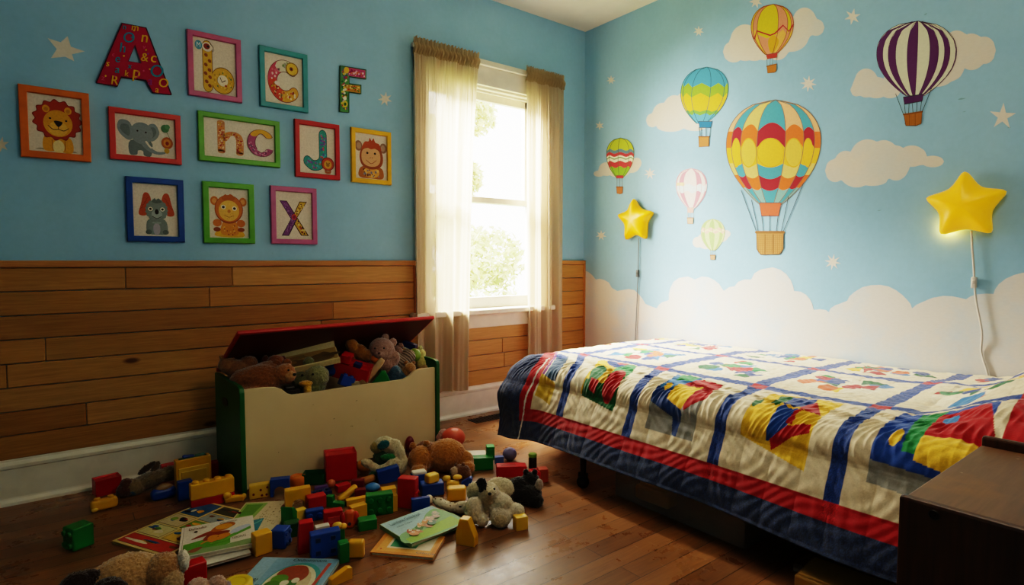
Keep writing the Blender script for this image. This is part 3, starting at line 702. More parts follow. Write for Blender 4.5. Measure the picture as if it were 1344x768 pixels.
cut_letter('letter_sign', 'small multicoloured letter F on the wall above the yellow frame', [[(862, 267), (910, 275), (910, 325), (910, 362), (908, 405), (908, 513), (860, 508)], [(910, 275), (998, 290), (998, 338), (910, 325)], [(910, 362), (972, 370), (972, 415), (908, 405)]],
           [(862, 267), (998, 290), (998, 338), (910, 325), (910, 362), (972, 370), (972, 415), (908, 405), (908, 513), (860, 508)], 4, (230, 20), hx('#5a8f5a'), hx('#2f5a45'), deco_F)

def decal_star(label, pts, wall, col, group='painted stars'):
    F = Flat(lambda x, y, z: (on_back if wall == 'b' else on_right)(x, y, .0012+z)); F.poly(pts, col)
    return tag(F.build('star_mural_art', PAINT), label, 'wall star', group)
SB = hx('#d6cfc0')
decal_star('large cream five-pointed star painted to the left of the letter A', [(x/4, y/4) for x, y in ((355, 190), (372, 245), (445, 270), (378, 285), (390, 322), (343, 298), (268, 305), (298, 258), (250, 200), (318, 222))], 'b', SB)
decal_star('small cream star painted on the wall beside the left curtain', star_pts(505.5, 130, 9.5, 4, 7, 8), 'b', SB)
decal_star('cream star painted at the left edge, beside the orange lion frame', star_pts(1.5, 190, 11, 4.5, 6, 10), 'b', hx('#cdbfae'))
# ================================================================== MURAL ON THE RIGHT WALL
rng = random.Random(5)
MUR = .0010
def fr(x, y, z): return on_right(x, y, MUR+z)
def zoomed(ox, oy, s): return lambda pts: [(ox+x/s, oy+y/s) for x, y in pts]
# lower cloud bank: painted part of the wall itself
bank = [(766, 355), (772, 357), (777, 361), (782, 367), (787, 366), (793, 367.5), (799, 371), (803, 378), (810, 382), (825, 379.5), (833, 381), (838, 386), (843, 392), (847, 399), (854, 402), (862, 405), (865, 400), (869, 397), (878, 394), (878, 386), (880, 378), (884, 370), (891, 365), (903, 363), (912, 367), (921, 363), (930, 364), (938, 368), (944, 373), (947, 378), (950, 382), (957, 377), (964, 376), (969, 370), (977, 367), (986, 367), (990, 359), (998, 354), (1014, 351), (1024, 354), (1032, 360), (1038, 368), (1041, 376), (1042, 382), (1051, 383), (1058, 387), (1063, 393), (1066, 399), (1068, 407), (1076, 406), (1084, 407), (1088, 410), (1090, 405), (1096, 401), (1112, 395), (1115, 389), (1122, 383), (1132, 377), (1143, 374.5), (1155, 374), (1166, 376), (1176, 381), (1184, 387), (1190, 393), (1195, 399), (1197, 405), (1203, 400), (1212, 396), (1224, 391), (1238, 388.5), (1250, 389), (1260, 391), (1268, 393), (1274, 389), (1282, 386.5), (1294, 385.5), (1304, 386), (1306, 380), (1311, 373), (1320, 366), (1331, 361), (1343, 358)]
pts = [on_right(*p, MUR) for p in bank]; pts[0].y = -.002
for yy, zz in ((-2.70, .965), (-2.85, .95), (-2.97, .90), (-3.02, .86), (-3.1, .9), (-3.25, .96), (-3.45, .97), (-3.6, .9), (-3.7, .84), (-3.85, .9), (-4.1, .93), (-4.3, .9), (-4.55, .85)): pts.append(Vector((-MUR, yy, zz)))
def cloud_material(name, c1, c2, hi):
    m, nt, b, out = _nt(name); v = coords(nt, 'Object')
    f = ramp(nt, noise_tex(nt, v, 3.2, 5, .6), .46, .72); c = mixc(nt, f, c1, c2)
    c = mixc(nt, 1, c, ramp(nt, noise_tex(nt, coords(nt, 'Object', (1, 30, 90)), 1.5, 5, .7), .3, .7, (.95,)*3, (1.03,)*3), 'MULTIPLY')
    nt.links.new(c, b.inputs['Base Color']); b.inputs['Roughness'].default_value = .75; b.inputs['Specular IOR Level'].default_value = .2
    bump(nt, b, noise_tex(nt, v, 150, 4), .12, .001); return m
BANKM = cloud_material('cloud_bank_paint', hx('#d2cfca'), hx('#b9cdd8'), 0)
CLOUDM = cloud_material('cloud_paint', hx('#d3ccc0'), hx('#c6cbc8'), 0)
m = MB(); n = len(pts)
vs = list(pts)+[Vector((-MUR, p.y, .19)) for p in pts]
m.add(vs, [[i, i+1, n+i+1, n+i] for i in range(n-1)], (.7,)*3)
o = m.build('cloud_bank', BANKM, WALLR); o['kind'] = 'structure'
# soft brighter rim strokes inside the bank
def cloud(label, lobes, mat=CLOUDM):
    """painted cloud made of overlapping round lobes in one outline"""
    ang = 1
    import itertools
    cells = []
    xs0 = min(l[0]-l[2] for l in lobes); xs1 = max(l[0]+l[2] for l in lobes); N_ = 70; m = MB()
    cols = []
    for i in range(N_+1):
        x = xs0+(xs1-xs0)*i/N_; ys = []
        for l in lobes:
            q = 1-((x-l[0])/l[2])**2
            if q >= 0: h = l[3]*math.sqrt(q); ys.append((l[1]-h, l[1]+h))
        cols.append((x, min(y[0] for y in ys), max(y[1] for y in ys)) if ys else None)
    cols = [c for c in cols if c]
    vs = [fr(c[0], c[1], -.0004) for c in cols]+[fr(c[0], c[2], -.0004) for c in cols]; n = len(cols)
    m.add(vs, [[i, i+1, n+i+1, n+i] for i in range(n-1)], (.7,)*3)
    return tag(m.build('cloud_mural_art', mat), label, 'wall cloud', 'painted clouds')
cloud('painted cloud behind the yellow and pink zigzag balloon at the top', [(963, 68, 14, 14), (978, 56, 20, 24), (990, 66, 16, 14), (1003, 60, 18, 19), (1020, 55, 18, 24), (1038, 46, 24, 22), (1056, 30, 16, 20), (1071, 36, 11, 11)])
cloud('painted cloud half hidden behind the purple striped balloon', [(1124, 118, 8, 8.5), (1137, 109, 16, 19), (1150, 115, 18, 14), (1168, 118, 14, 11), (1200, 100, 40, 10), (1228, 102, 22, 12), (1240, 92, 24, 16), (1256, 62, 18, 22), (1275, 68, 20, 24), (1292, 66, 15, 18)])
cloud('painted cloud behind the blue and green zigzag balloon', [(856, 158, 8, 9), (870, 152, 14, 17), (885, 148, 16, 23), (898, 145, 14, 24), (912, 158, 22, 14), (880, 166, 18, 7)])
cloud('small painted cloud behind the wavy red and green balloon', [(786, 228, 7, 4), (796, 222, 10, 9), (812, 222, 16, 11), (828, 217, 12, 10), (836, 214, 6, 7)])
cloud('tiny painted cloud behind the small pale green balloon', [(916, 318, 7, 7), (927, 316, 12, 11), (946, 309, 10, 9), (953, 307, 6, 5)])
cloud('big painted cloud standing clear in the sky left of the yellow star lamp', [(1096, 224, 13, 15), (1110, 218, 16, 20), (1124, 222, 24, 24), (1139, 206, 23, 23), (1160, 210, 22, 26), (1176, 214, 18, 23), (1197, 205, 18, 14), (1208, 206, 8, 11), (1224, 212, 15, 7.5), (1145, 236, 20, 8)])
SR = hx('#dad3c8')
for lab, x, y, r, k, n, rot in (('little painted star at the top edge, left of the top balloon', 992, 2, 9, 4, 7, 10), ('little painted star in open sky above the blue and green balloon', 917, 41, 7, 3, 7, 0), ('tiny painted star nearest the room corner, above the small wavy balloon', 802, 105, 6, 2.6, 7, 0), ('painted star in open sky left of the purple striped balloon', 1119, 22, 11, 4.2, 6, 12),
                              ('painted star just above the big multicoloured balloon', 1061, 110, 11, 4.6, 8, 6), ('large five-pointed painted star at the right edge above the lamp', 1316, 153, 18, 6.5, 5, 4), ('faint painted star between the wavy balloon and the pink striped one', 853, 228, 8, 3, 7, 0),
                              ('tiny faint painted star left of the small star lamp', 789, 309, 7, 2.8, 7, 0), ('eight-pointed painted star between the big basket and the cloud bank', 1093, 344, 11, 4, 8, 10), ('tiny painted star close to the corner left of the wavy balloon', 787, 165, 6, 2.4, 6, 0)):
    decal_star(lab, star_pts(x, y, r, k, n, rot), 'r', SR)

class Balloon:
    """hot-air balloon painted on the wall. u in [-1,1] is the gore longitude, v in [0,1] runs crown to mouth"""
    def __init__(s, label, cx, top, w, h, mouth=.16, tilt=0, belly=.40):
        s.cx, s.top, s.w, s.h, s.m, s.t, s.b = cx, top, w/2, h, mouth, tilt, belly
        s.o = thing('balloon_mural_art', label, 'painted balloon', on_right(cx, top+h/2, MUR), group='hot air balloons painted on the wall')
        s.F = Flat(s.fm, .00010, .0001); s.F.flip = -1
        s.G = None
    def fm(s, x, y, z): return on_right(x, y, MUR+z)-s.o.location
    def r(s, v):
        if v < s.b: q = 1-v/s.b; return math.sqrt(max(0, 1-q**2.15))
        q = (v-s.b)/(1-s.b); return s.m+(1-s.m)*max(0, math.cos(PI/2*q**1.12))**.92
    def p(s, u, v):
        x = math.sin(u*PI/2)*s.r(v)*s.w; y = s.top+v*s.h; return (s.cx+x+s.t*(v-.45)*s.h, y)
    def line(s, u, v0=0, v1=1, n=22): return [s.p(u, v0+(v1-v0)*k/n) for k in range(n+1)]
    def cell(s, u0, u1, f0, f1, col, n=10):
        """area between two gores; f0(t), f1(t): v limits for t in 0..1 across the gore"""
        z = s.F._z(False); vs, fs = [], []; J = 8
        for k in range(n+1):
            u = u0+(u1-u0)*k/n; v0, v1 = max(.004, f0(k/n)), f1(k/n)
            for j in range(J+1): vs.append(s.fm(*s.p(u, v0+(v1-v0)*j/J), z))
        for k in range(n):
            for j in range(J): q = k*(J+1)+j; fs.append([q, q+1, q+J+2, q+J+1])
        s.F.m.add(vs, fs, col)
    def base(s, col): s.F.poly(s.line(-1)+s.line(1)[::-1], col)
    def outline(s, us, w, col):
        s.F.k += 1
        for u in us: s.F.stroke(s.line(u), w, col, step=False, round=False)
        s.F.k += 1; s.F.stroke(s.line(-1)+s.line(1)[::-1], w*1.2, col, True, step=False)
    def finish(s): s.F.build('envelope', PAINT, s.o)
    def under(s, skirt, ropes, basket, skcol, bcol, ink, rw):
        """skirt quad, rope lines and basket quad, all in picture coordinates"""
        F = Flat(s.fm, .0001, .0016); F.k = 0
        if skirt: F.poly(skirt, skcol); F.stroke(skirt, rw*1.2, ink, True)
        for a, b in ropes: F.stroke([a, b], rw, ink, step=False, round=False)
        F.build('rigging', PAINT, s.o)
        B = Flat(s.fm, .0001, .0026); B.poly(basket, bcol)
        x0, x1 = min(p[0] for p in basket), max(p[0] for p in basket); y0, y1 = min(p[1] for p in basket), max(p[1] for p in basket); W, H = x1-x0, y1-y0
        if W > 20:
            for k in range(13): B.stroke([(x0+W*(.06+.88*k/12), y0+H*.1), (x0+W*(.08+.84*k/12), y1-H*.06)], W*.014, mul(bcol, .55), step=False)
            B.k += 1
            for k in range(9): B.stroke([(x0+W*.04, y0+H*(.14+.09*k)), (x1-W*.04, y0+H*(.14+.09*k))], W*.010, mul(bcol, .72), step=False)
            B.k += 1
            for q in (.32, .62): B.stroke([(x0+W*q, y0+H*.1), (x0+W*q, y1-H*.03)], W*.03, mul(bcol, .5), step=False)
            B.k += 1
        B.stroke([(basket[0][0], basket[0][1]), (basket[1][0], basket[1][1])], max(1.2, H*.12), mul(bcol, .6))
        B.stroke(basket, rw*1.1, mul(bcol, .35), True); B.build('basket', PAINT, s.o)

def const(v): return lambda t: v
# --- the big multicoloured balloon
b = Balloon('biggest painted balloon, many colours with round yellow patches, wicker basket', 1015, 131, 124, 139, .20, -.05, .40)
RD, OR, YE, TE, PE, PY = hx('#a12f3c'), hx('#dd7038'), hx('#e3b93a'), hx('#4f9dae'), hx('#e0b184'), hx('#d9c273')
b.base(PY)
us = [-1, -.70, -.49, -.23, .16, .44, .67, 1]
for i, (u0, u1) in enumerate(zip(us[:-1], us[1:])):
    main = i % 2 == 1; a, c = (TE, RD) if main else (PE if i != 2 else PY, OR)
    arc = lambda v, h: (lambda t: v+h*(1-(2*t-1)**2)); k = [0, .5, .8, 1, .8, .5, 0][i]
    t0 = arc(.30, -.085*k); t1 = arc(.455, -.085*k); t2 = arc(.60, .04*k); t3 = arc(.71, .04*k); t4 = arc(.83, .03*k)
    b.cell(u0, u1, const(.0), t0, a); b.cell(u0, u1, t0, t1, c); b.cell(u0, u1, t1, t2, YE if not main else YE)
    b.cell(u0, u1, t2, t3, TE if main else PY); b.cell(u0, u1, t3, t4, RD if main else OR); b.cell(u0, u1, t4, const(1), TE if main else hx('#7fb0ac'))
b.F.k += 1
for i, (u0, u1) in enumerate(zip(us[:-1], us[1:])):
    if 0 < i < 6:
        c0, c1 = b.p(u0, .50), b.p(u1, .50); cx, w = (c0[0]+c1[0])/2, (c1[0]-c0[0])/2
        b.F.ell(cx, c0[1], w*.97, 19.5, hx('#dba92f'), step=False)
b.F.k += 1
for i, (u0, u1) in enumerate(zip(us[:-1], us[1:])):
    if 0 < i < 6:
        c0, c1 = b.p(u0, .50), b.p(u1, .50); cx, w = (c0[0]+c1[0])/2, (c1[0]-c0[0])/2
        b.F.ell(cx, c0[1], w*.9, 18, YE if i in (1, 3, 5) else hx('#dfbd52'), step=False)
b.outline(us[1:-1], .8, hx('#7a6a5a')); b.finish()
z = zoomed(930, 120, 3.337)
b.under(z([(222, 488), (318, 488), (306, 546), (232, 546)]), [tuple(z(q)) for q in ([(142, 432), (210, 616)], [(188, 475), (218, 616)], [(233, 546), (240, 616)], [(267, 540), (267, 616)], [(304, 546), (296, 616)], [(350, 460), (318, 616)], [(416, 400), (328, 612)])], z([(209, 617), (328, 617), (326, 690), (310, 713), (228, 715), (212, 692)]), hx('#d5674a'), hx('#b58352'), hx('#3a3f48'), .75)
# --- purple striped
b = Balloon('purple and white striped painted balloon high on the right', 1203, 27.5, 105, 98, .24, -.04, .42)
b.base(hx('#cdd0b8')); PUR = hx('#56305f')
for u0, u1 in ((-1, -.64), (-.506, -.351), (-.153, .013), (.214, .371), (.49, .63), (.86, 1)):
    b.cell(u0, u1, const(.0), const(1), PUR)
b.outline([-.64, -.506, -.351, -.153, .013, .214, .371, .49, .63], .5, hx('#3d2f46')); b.finish()
z = zoomed(1064, 0, 4.8)
b.under(z([(583, 612), (712, 592), (702, 637), (590, 657)]), [tuple(z(q)) for q in ([(535, 590), (585, 722)], [(590, 657), (597, 716)], [(620, 654), (617, 714)], [(640, 652), (645, 712)], [(670, 645), (667, 710)], [(698, 640), (690, 708)], [(762, 555), (702, 705)])], z([(586, 722), (702, 704), (696, 778), (664, 792), (600, 792)]), hx('#4d2b58'), hx('#a8692f'), hx('#2f3a3c'), .8)
# --- yellow and pink zigzag, top
b = Balloon('yellow painted balloon with a red zigzag belt, by the ceiling', 1013.5, 5.5, 55.5, 66, .26, -.06, .42)
b.base(hx('#d9b24a')); YG, PKk = hx('#c9b92f'), hx('#cf8a6e')
us = [-1, -.72, -.50, .18, .52, .70, 1]
for i, (u0, u1) in enumerate(zip(us[:-1], us[1:])):
    zz = (lambda t: .60-.10*(1-abs(2*t-1))) if i != 2 else (lambda t: .60+.08*(abs(2*t-1)-1)*-1)
    b.cell(u0, u1, const(0), zz, [hx('#d3b13c'), PKk, YG, PKk, YG, PKk][i]); b.cell(u0, u1, zz, const(1), [PKk, hx('#d9b24a'), PKk, hx('#d9a85a'), PKk, hx('#d9b24a')][i])
b.F.k += 1
zz = [b.p(u, v) for u, v in ((-1, .64), (-.80, .70), (-.52, .53), (-.05, .62), (.10, .58), (.34, .42), (.62, .54), (1, .40))]; b.F.stroke(zz, 2.0, hx('#a8323a'), round=False)
b.F.poly(smooth([b.p(-.12, .72), b.p(.08, .62), b.p(.30, .74), b.p(.28, .93), b.p(-.05, .95)]), hx('#c79a2a'))
b.outline(us[1:-1], .7, hx('#8a4a30')); b.finish()
z = zoomed(770, 0, 4.8)
b.under(z([(1130, 345), (1203, 330), (1198, 362), (1138, 372)]), [tuple(z(q)) for q in ([(1135, 370), (1137, 418)], [(1157, 370), (1155, 412)], [(1172, 368), (1170, 410)], [(1196, 362), (1194, 405)])], z([(1135, 418), (1195, 404), (1193, 448), (1182, 456), (1140, 461)]), hx('#b04038'), hx('#a86a2f'), hx('#5a5048'), .5)
# --- blue green yellow
b = Balloon('painted balloon in blue, green and yellow zigzag bands', 924.5, 88, 62, 74, .20, -.10, .42)
BL, GR, YL = hx('#4a93b0'), hx('#86a83a'), hx('#d3b235')
b.base(BL); us = [-1, -.72, -.36, .16, .62, 1]
for i, (u0, u1) in enumerate(zip(us[:-1], us[1:])):
    zg = lambda v, h: (lambda t: v-h*(1-abs(2*t-1)))
    a0, a1, a2, a3 = zg(.36, .08), zg(.54, .08), zg(.76, -.03), zg(.82, -.04)
    b.cell(u0, u1, const(0), a0, BL); b.cell(u0, u1, a0, a1, GR); b.cell(u0, u1, a1, a2, YL); b.cell(u0, u1, a2, a3, hx('#6f9f45')); b.cell(u0, u1, a3, const(1), hx('#5a9dba'))
b.outline([-.72, -.36, .16, .62], .7, hx('#2f5a66')); b.finish()
z = zoomed(770, 0, 4.8)
b.under(z([(703, 765), (790, 765), (782, 805), (712, 805)]), [tuple(z(q)) for q in ([(708, 800), (715, 870)], [(722, 805), (724, 865)], [(752, 805), (752, 865)], [(780, 800), (775, 865)])], z([(706, 862), (770, 862), (768, 922), (708, 926)]), hx('#2f6f9a'), hx('#b87a48'), hx('#3f4f50'), .7)
# --- wavy
b = Balloon('small painted balloon with wavy red, white and green bands', 814, 181, 36, 52, .25, -.02, .40)
CR, WV, LG, DR = hx('#b53f48'), hx('#e2e4d2'), hx('#a9b93c'), hx('#5a7a8a')
b.base(LG)
wv = lambda v: (lambda t: v+.022*math.sin(t*PI*7))
for v0, v1, c in ((.30, .38, DR), (.38, .46, CR), (.46, .54, WV), (.50, .53, hx('#6f9f6a')), (.54, .60, WV), (.60, .74, CR), (.74, 1, hx('#7fae3a'))): b.cell(-1, 1, wv(v0), wv(v1), c, 40); b.F.k += 1
b.outline([-.6, -.1, .45], .6, hx('#4a5a3a')); b.finish()
z = zoomed(770, 160, 3.84)
b.under(z([(148, 270), (186, 270), (184, 284), (150, 284)]), [tuple(z(q)) for q in ([(153, 284), (153, 330)], [(166, 284), (166, 330)], [(179, 284), (179, 330)])], z([(150, 328), (182, 328), (180, 360), (168, 364), (152, 360)]), hx('#b53f48'), hx('#b0704a'), hx('#5a5048'), .45)
# --- pink striped
b = Balloon('pale pink and white striped painted balloon in the brightest sky', 907.5, 221, 40.5, 52, .24, 0, .42)
b.base(hx('#e4d6cf')); PS = hx('#c98a9a')
for u0, u1 in ((-1, -.8), (-.58, -.34), (.22, .46), (.72, 1)): b.cell(u0, u1, const(0), const(1), PS)
b.F.k += 1; b.cell(-1, 1, lambda t: .42+.03*math.sin(t*PI*8), lambda t: .60+.03*math.sin(t*PI*8+1), hx('#d3e2e4'), 40); b.F.k += 1; b.cell(-.95, -.3, const(.36), const(.44), hx('#e6cf9a'))
b.outline([-.8, -.58, -.34, .22, .46, .72], .5, hx('#c99aa5')); b.finish()
z = zoomed(770, 160, 3.84)
b.under(z([(506, 432), (540, 432), (536, 458), (510, 458)]), [tuple(z(q)) for q in ([(508, 450), (508, 486)], [(538, 450), (536, 486)], [(522, 458), (522, 484)])], z([(506, 484), (537, 484), (535, 514), (508, 514)]), hx('#d9a9a0'), hx('#c9a58a'), hx('#b5a8a0'), .45)
# --- small green
b = Balloon('smallest painted balloon, pale green with a pink wavy belt', 935.5, 287.5, 31, 41, .22, 0, .42)
b.base(hx('#c3d29a'))
for u0, u1 in ((-.8, -.5), (-.2, .1), (.4, .66)): b.cell(u0, u1, const(0), const(1), hx('#9fc07a'))
b.F.k += 1; b.cell(-1, 1, lambda t: .30+.03*math.sin(t*PI*8), lambda t: .44+.03*math.sin(t*PI*8), hx('#e2b8a5'), 40); b.F.k += 1; b.cell(-1, 1, lambda t: .36+.03*math.sin(t*PI*8+2), lambda t: .40+.03*math.sin(t*PI*8+2), hx('#e6dcb0'), 40)
b.outline([-.5, 0, .5], .5, hx('#a0b07a')); b.finish()
b.under(None, [tuple(z(q)) for q in ([(624, 642), (625, 674)], [(635, 642), (635, 674)], [(646, 642), (645, 674)])], z([(622, 672), (648, 672), (646, 695), (624, 695)]), None, hx('#b58a68'), hx('#8a9078'), .45)

# ================================================================== STAR LAMPS
def star_material(name, col, em, strength):
    m, nt, b, out = _nt(name); v = coords(nt, 'Object')
    c = ramp(nt, noise_tex(nt, v, 6, 3), .3, .7, mul(col, .93), col); nt.links.new(c, b.inputs['Base Color'])
    b.inputs['Roughness'].default_value = .38; b.inputs['Emission Color'].default_value = (*em, 1); b.inputs['Emission Strength'].default_value = strength
    b.inputs['Subsurface Weight'].default_value = .15; b.inputs['Subsurface Radius'].default_value = (.03, .015, .004)
    return m
def star_lamp(label, tips, centre, mat, pop, wallgap, cordpts, sw_at, swcol, cordcol, crad):
    c0 = on_right(*centre); t = thing('star_lamp', label, 'lamp', (0, c0.y, c0.z), group='star wall lamps')
    P = [on_right(*q)-c0 for q in tips]               # alternating tips and notches
    n = len(P); L = 7; m = MB(); vs = []; fs = []
    dense = []
    for i in range(n):
        for k in range(5): dense.append(P[i].lerp(P[(i+1) % n], k/5))
    # round the tips a little
    for _ in range(2): dense = [(dense[i-1]+dense[i]*2+dense[(i+1) % len(dense)])/4 for i in range(len(dense))]
    D = len(dense)
    rings = [(1.0, 0), (1.0, .25)]+[(1-k/L, .25+.75*math.sin(PI/2*(k/L)**.62)) for k in range(1, L)]
    for sc, hgt in rings:
        for p in dense: vs.append((-(wallgap+pop*hgt), p.y*sc, p.z*sc))
    for j in range(len(rings)-1):
        for i in range(D): fs.append([j*D+i, j*D+(i+1) % D, (j+1)*D+(i+1) % D, (j+1)*D+i])
    vs.append((-(wallgap+pop), 0, 0)); last = (len(rings)-1)*D
    for i in range(D): fs.append([last+i, last+(i+1) % D, len(vs)-1])
    fs.append(list(range(D))[::-1])
    m.add(vs, fs, (.9, .7, .1), smooth=True); s = m.build('shade', mat, t)
    for p in s.data.polygons[-1:]: p.use_smooth = False
    m = MB(); m.lathe([(.035, 0), (.035, wallgap+.01)], (.8,)*3, Euler((0, -PI/2, 0)).to_matrix().to_4x4(), 20); m.build('wall_mount', TRIMM, t)
    cp = [on_right(*q, o) for q, o in cordpts]; cp = [p-Vector(t.location) for p in cp]
    sp = []
    for i in range(len(cp)-1):
        p0, p1, p2, p3 = cp[max(0, i-1)], cp[i], cp[i+1], cp[min(len(cp)-1, i+2)]
        for k in range(6):
            q = k/6; sp.append(.5*((2*p1)+(-p0+p2)*q+(2*p0-5*p1+4*p2-p3)*q*q+(-p0+3*p1-3*p2+p3)*q**3))
    sp.append(cp[-1]); m = MB(); m.tube(sp, crad, cordcol, 8); cd = m.build('power_cord', PLASTIC, t)
    s0 = on_right(*sw_at, .012)-Vector(t.location); m = MB(); m.box((.018, .020, .050), swcol, (s0.x, s0.y, s0.z-.025), bev=.005, seg=3); m.box((.006, .010, .016), mul(swcol, .8), (s0.x-.010, s0.y, s0.z-.006), bev=.002)
    m.build('inline_switch', PLASTIC, cd)
    return t
z = zoomed(1064, 160, 3.84)
tips = z([(790, 240), (865, 335), (1014, 345), (917, 450), (930, 570), (795, 537), (660, 577), (668, 462), (583, 385), (718, 345)])
YST = star_material('glowing_yellow_star', hx('#f9b300'), (1.0, .50, .0), .30); YST2 = star_material('yellow_star', hx('#f6b200'), (1.0, .5, .0), .20)
star_lamp('large glowing yellow star lamp on the right, with a white cord', tips, z([(790, 425)])[0], YST, .075, .022, [(q, .016 if q[1] < 450 else .0075) for q in ((1275, 303), (1276, 325), (1278, 350), (1279, 372), (1281, 395), (1286, 420), (1289, 440), (1288, 462), (1296, 490), (1300, 520))], (1278.5, 371), hx('#cfcac0'), hx('#cfcbc4'), .0042)
z = zoomed(770, 160, 3.84)
tips = z([(250, 380), (285, 440), (355, 455), (318, 505), (316, 598), (262, 565), (207, 602), (212, 520), (165, 470), (222, 450)])
star_lamp('small yellow star lamp near the corner, above the bed foot', tips, z([(257, 500)])[0], YST2, .06, .018, [(q, .010) for q in ((838.5, 312), (838, 330), (837.5, 358), (836.5, 385), (835.5, 410), (834, 440), (833, 470))], (836.8, 359), hx('#5a5f63'), hx('#6a7278'), .0030)
l = bpy.data.lights.new('star_bulb', 'POINT'); l.energy = 1.1; l.color = (1, .62, .12); l.shadow_soft_size = .02
lo = bpy.data.objects.new('star_bulb', l); COL.objects.link(lo); c0 = on_right(1246, 300, .0); lo.location = (-.012, c0.y, c0.z+.0)
# ================================================================== BED
rng = random.Random(31)
BLACKM = cmat('black_bed_metal', hx('#1c1a19'), .45, 20, .2, metal=.5)
BX0, BX1, BY0, BY1 = -1.17, -.03, -2.98, -.80        # mattress rectangle
bed = thing('bed_frame', 'low black metal bed frame with caster legs under the patchwork quilt', 'bed', ((BX0+BX1)/2, (BY0+BY1)/2, 0))
bo = Vector(bed.location)
m = MB()
for x in (BX0+.02, BX1-.02): m.box((.035, BY1-BY0, .045), (.1,)*3, (x-bo.x, 0, .165), bev=.004)
for y in (BY0+.02, (BY0+BY1)/2, BY1-.02): m.box((BX1-BX0, .035, .045), (.1,)*3, (0, y-bo.y, .165), bev=.004)
m.build('rails', BLACKM, bed)
def bed_leg(x, y):
    m = MB(); m.lathe([(.011, 0), (.013, .02), (.016, .10), (.018, .115)], (.1,)*3, Matrix.Translation((x-bo.x, y-bo.y, .06)), 14); lg = m.build('leg', BLACKM, bed)
    m = MB(); T = Matrix.Translation((x-bo.x, y-bo.y, .028)) @ Euler((0, PI/2, .5)).to_matrix().to_4x4()
    m.lathe([(.012, -.016), (.025, -.014), (.028, -.008), (.028, .008), (.025, .014), (.012, .016)], (.05,)*3, T, 20); m.box((.012, .045, .04), (.08,)*3, (x-bo.x, y-bo.y, .03), (0, 0, .5), .003)
    m.build('caster', BLACKM, lg)
for x in (-1.335, BX1-.03):
    for y in (-1.35, BY0+.15): bed_leg(x, y)
bed_leg(BX1-.03, BY1-.08)
for y in (-1.35, BY0+.15):
    m = MB(); m.box((.17, .03, .03), (.1,)*3, ((-1.335+BX0)/2-bo.x, y-bo.y, .150), bev=.003); m.build('bracket', BLACKM, bed)

m = MB(); m.box((BX1-BX0-.02, BY1-BY0-.02, .280), hx('#cfc9bd'), ((BX0+BX1)/2, (BY0+BY1)/2, .212), bev=.06, seg=4)
tag(m.build('mattress', CLOTH), 'pale mattress on the bed frame, hidden beneath the quilt', 'mattress')

# ---- patchwork quilt: dense sheet laid over mattress and pillow, falling over the near side and the foot
NS, NT = 1000, 520
S0, S1, T0, T1 = -1.06, 4.75, -1.275, 1.86             # s along the bed (foot -> head), t across (near hem -> wall)
s = np.linspace(S0, S1, NS); t = np.linspace(T0, T1, NT)
Sg, Tg = np.meshgrid(s, t, indexing='ij')
# flat lay-out
XA, PT = -.96, .505
xf = np.where(Tg > 0, XA+Tg*PT, XA+Tg*.505)
ys_top = np.interp(s, [-1.06, -.45, 0, 1, 2, 3, 4, 4.75], [-.44, -.73, -.95, -1.478, -1.96, -2.40, -2.84, -3.17])
dy_side = np.interp(s, [-1.06, -.45, 0, 1, 2, 3, 4, 4.75], [-.28, -.25, -.22, -.105, -.03, -.0, -.0, -.0])
ramp_w = np.clip((-Tg+.15)/.75, 0, 1); ramp_w = ramp_w*ramp_w*(3-2*ramp_w)
yf = ys_top[:, None]+dy_side[:, None]*ramp_w
# wrinkles pulled across the roll of the mattress edge
def wob(a, b, seed):
    r = np.random.default_rng(seed); o = np.zeros_like(a)
    for k in range(7):
        f1, f2, p = r.uniform(.5, 1.5), r.uniform(-1, 1), r.uniform(0, 6.28); o += np.sin(f1*a+f2*b+p)
    return o/7
RND = .10
def fall(d, flare):
    a = np.clip(d, 0, None); q = np.minimum(a, RND*PI/2)
    o = RND*np.sin(q/RND); z = RND*(1-np.cos(q/RND)); rest = a-q
    return o+rest*np.sin(flare), z+rest*np.cos(flare)
ex = (BX0)-xf; ey = yf-BY1                                # how far past the near edge / past the foot
exc, eyc = np.clip(ex, 0, None), np.clip(ey, 0, None)
d = np.hypot(exc, eyc); phi = np.arctan2(eyc, exc+1e-9)
side_len = .36
flare = np.radians(23+20*np.sin(2*phi)**2-10*(np.sin(phi)**2)) + .05*wob(yf*9, yf*0, 4)*np.cos(phi)
o, dz = fall(d, flare)
X = np.where(d > 0, np.minimum(xf, 9)*0+np.where(ex > 0, BX0-o*np.cos(phi), xf), xf)
X = np.where((ex <= 0), xf, X)
Yv = np.where(ey > 0, BY1+o*np.sin(phi), yf)
crown = .020*np.clip(1-((xf+.55)/.62)**2, 0, 1)*np.clip(1-((yf+1.85)/1.25)**4, 0, 1)
ZT = .505
Z = ZT+crown-dz
# pillow under the head end
pu = np.clip((-2.50-yf)/.27, 0, 1); pu = pu*pu*(3-2*pu)
pxx = np.clip(1-((xf+.52)/.66)**4, 0, 1)
Z += .135*pu*pxx**.8*np.where(ex > 0, .35, 1)
Z += .018*np.exp(-((yf+2.50)/.10)**2)*pxx*(1+.5*np.sin(9*xf))
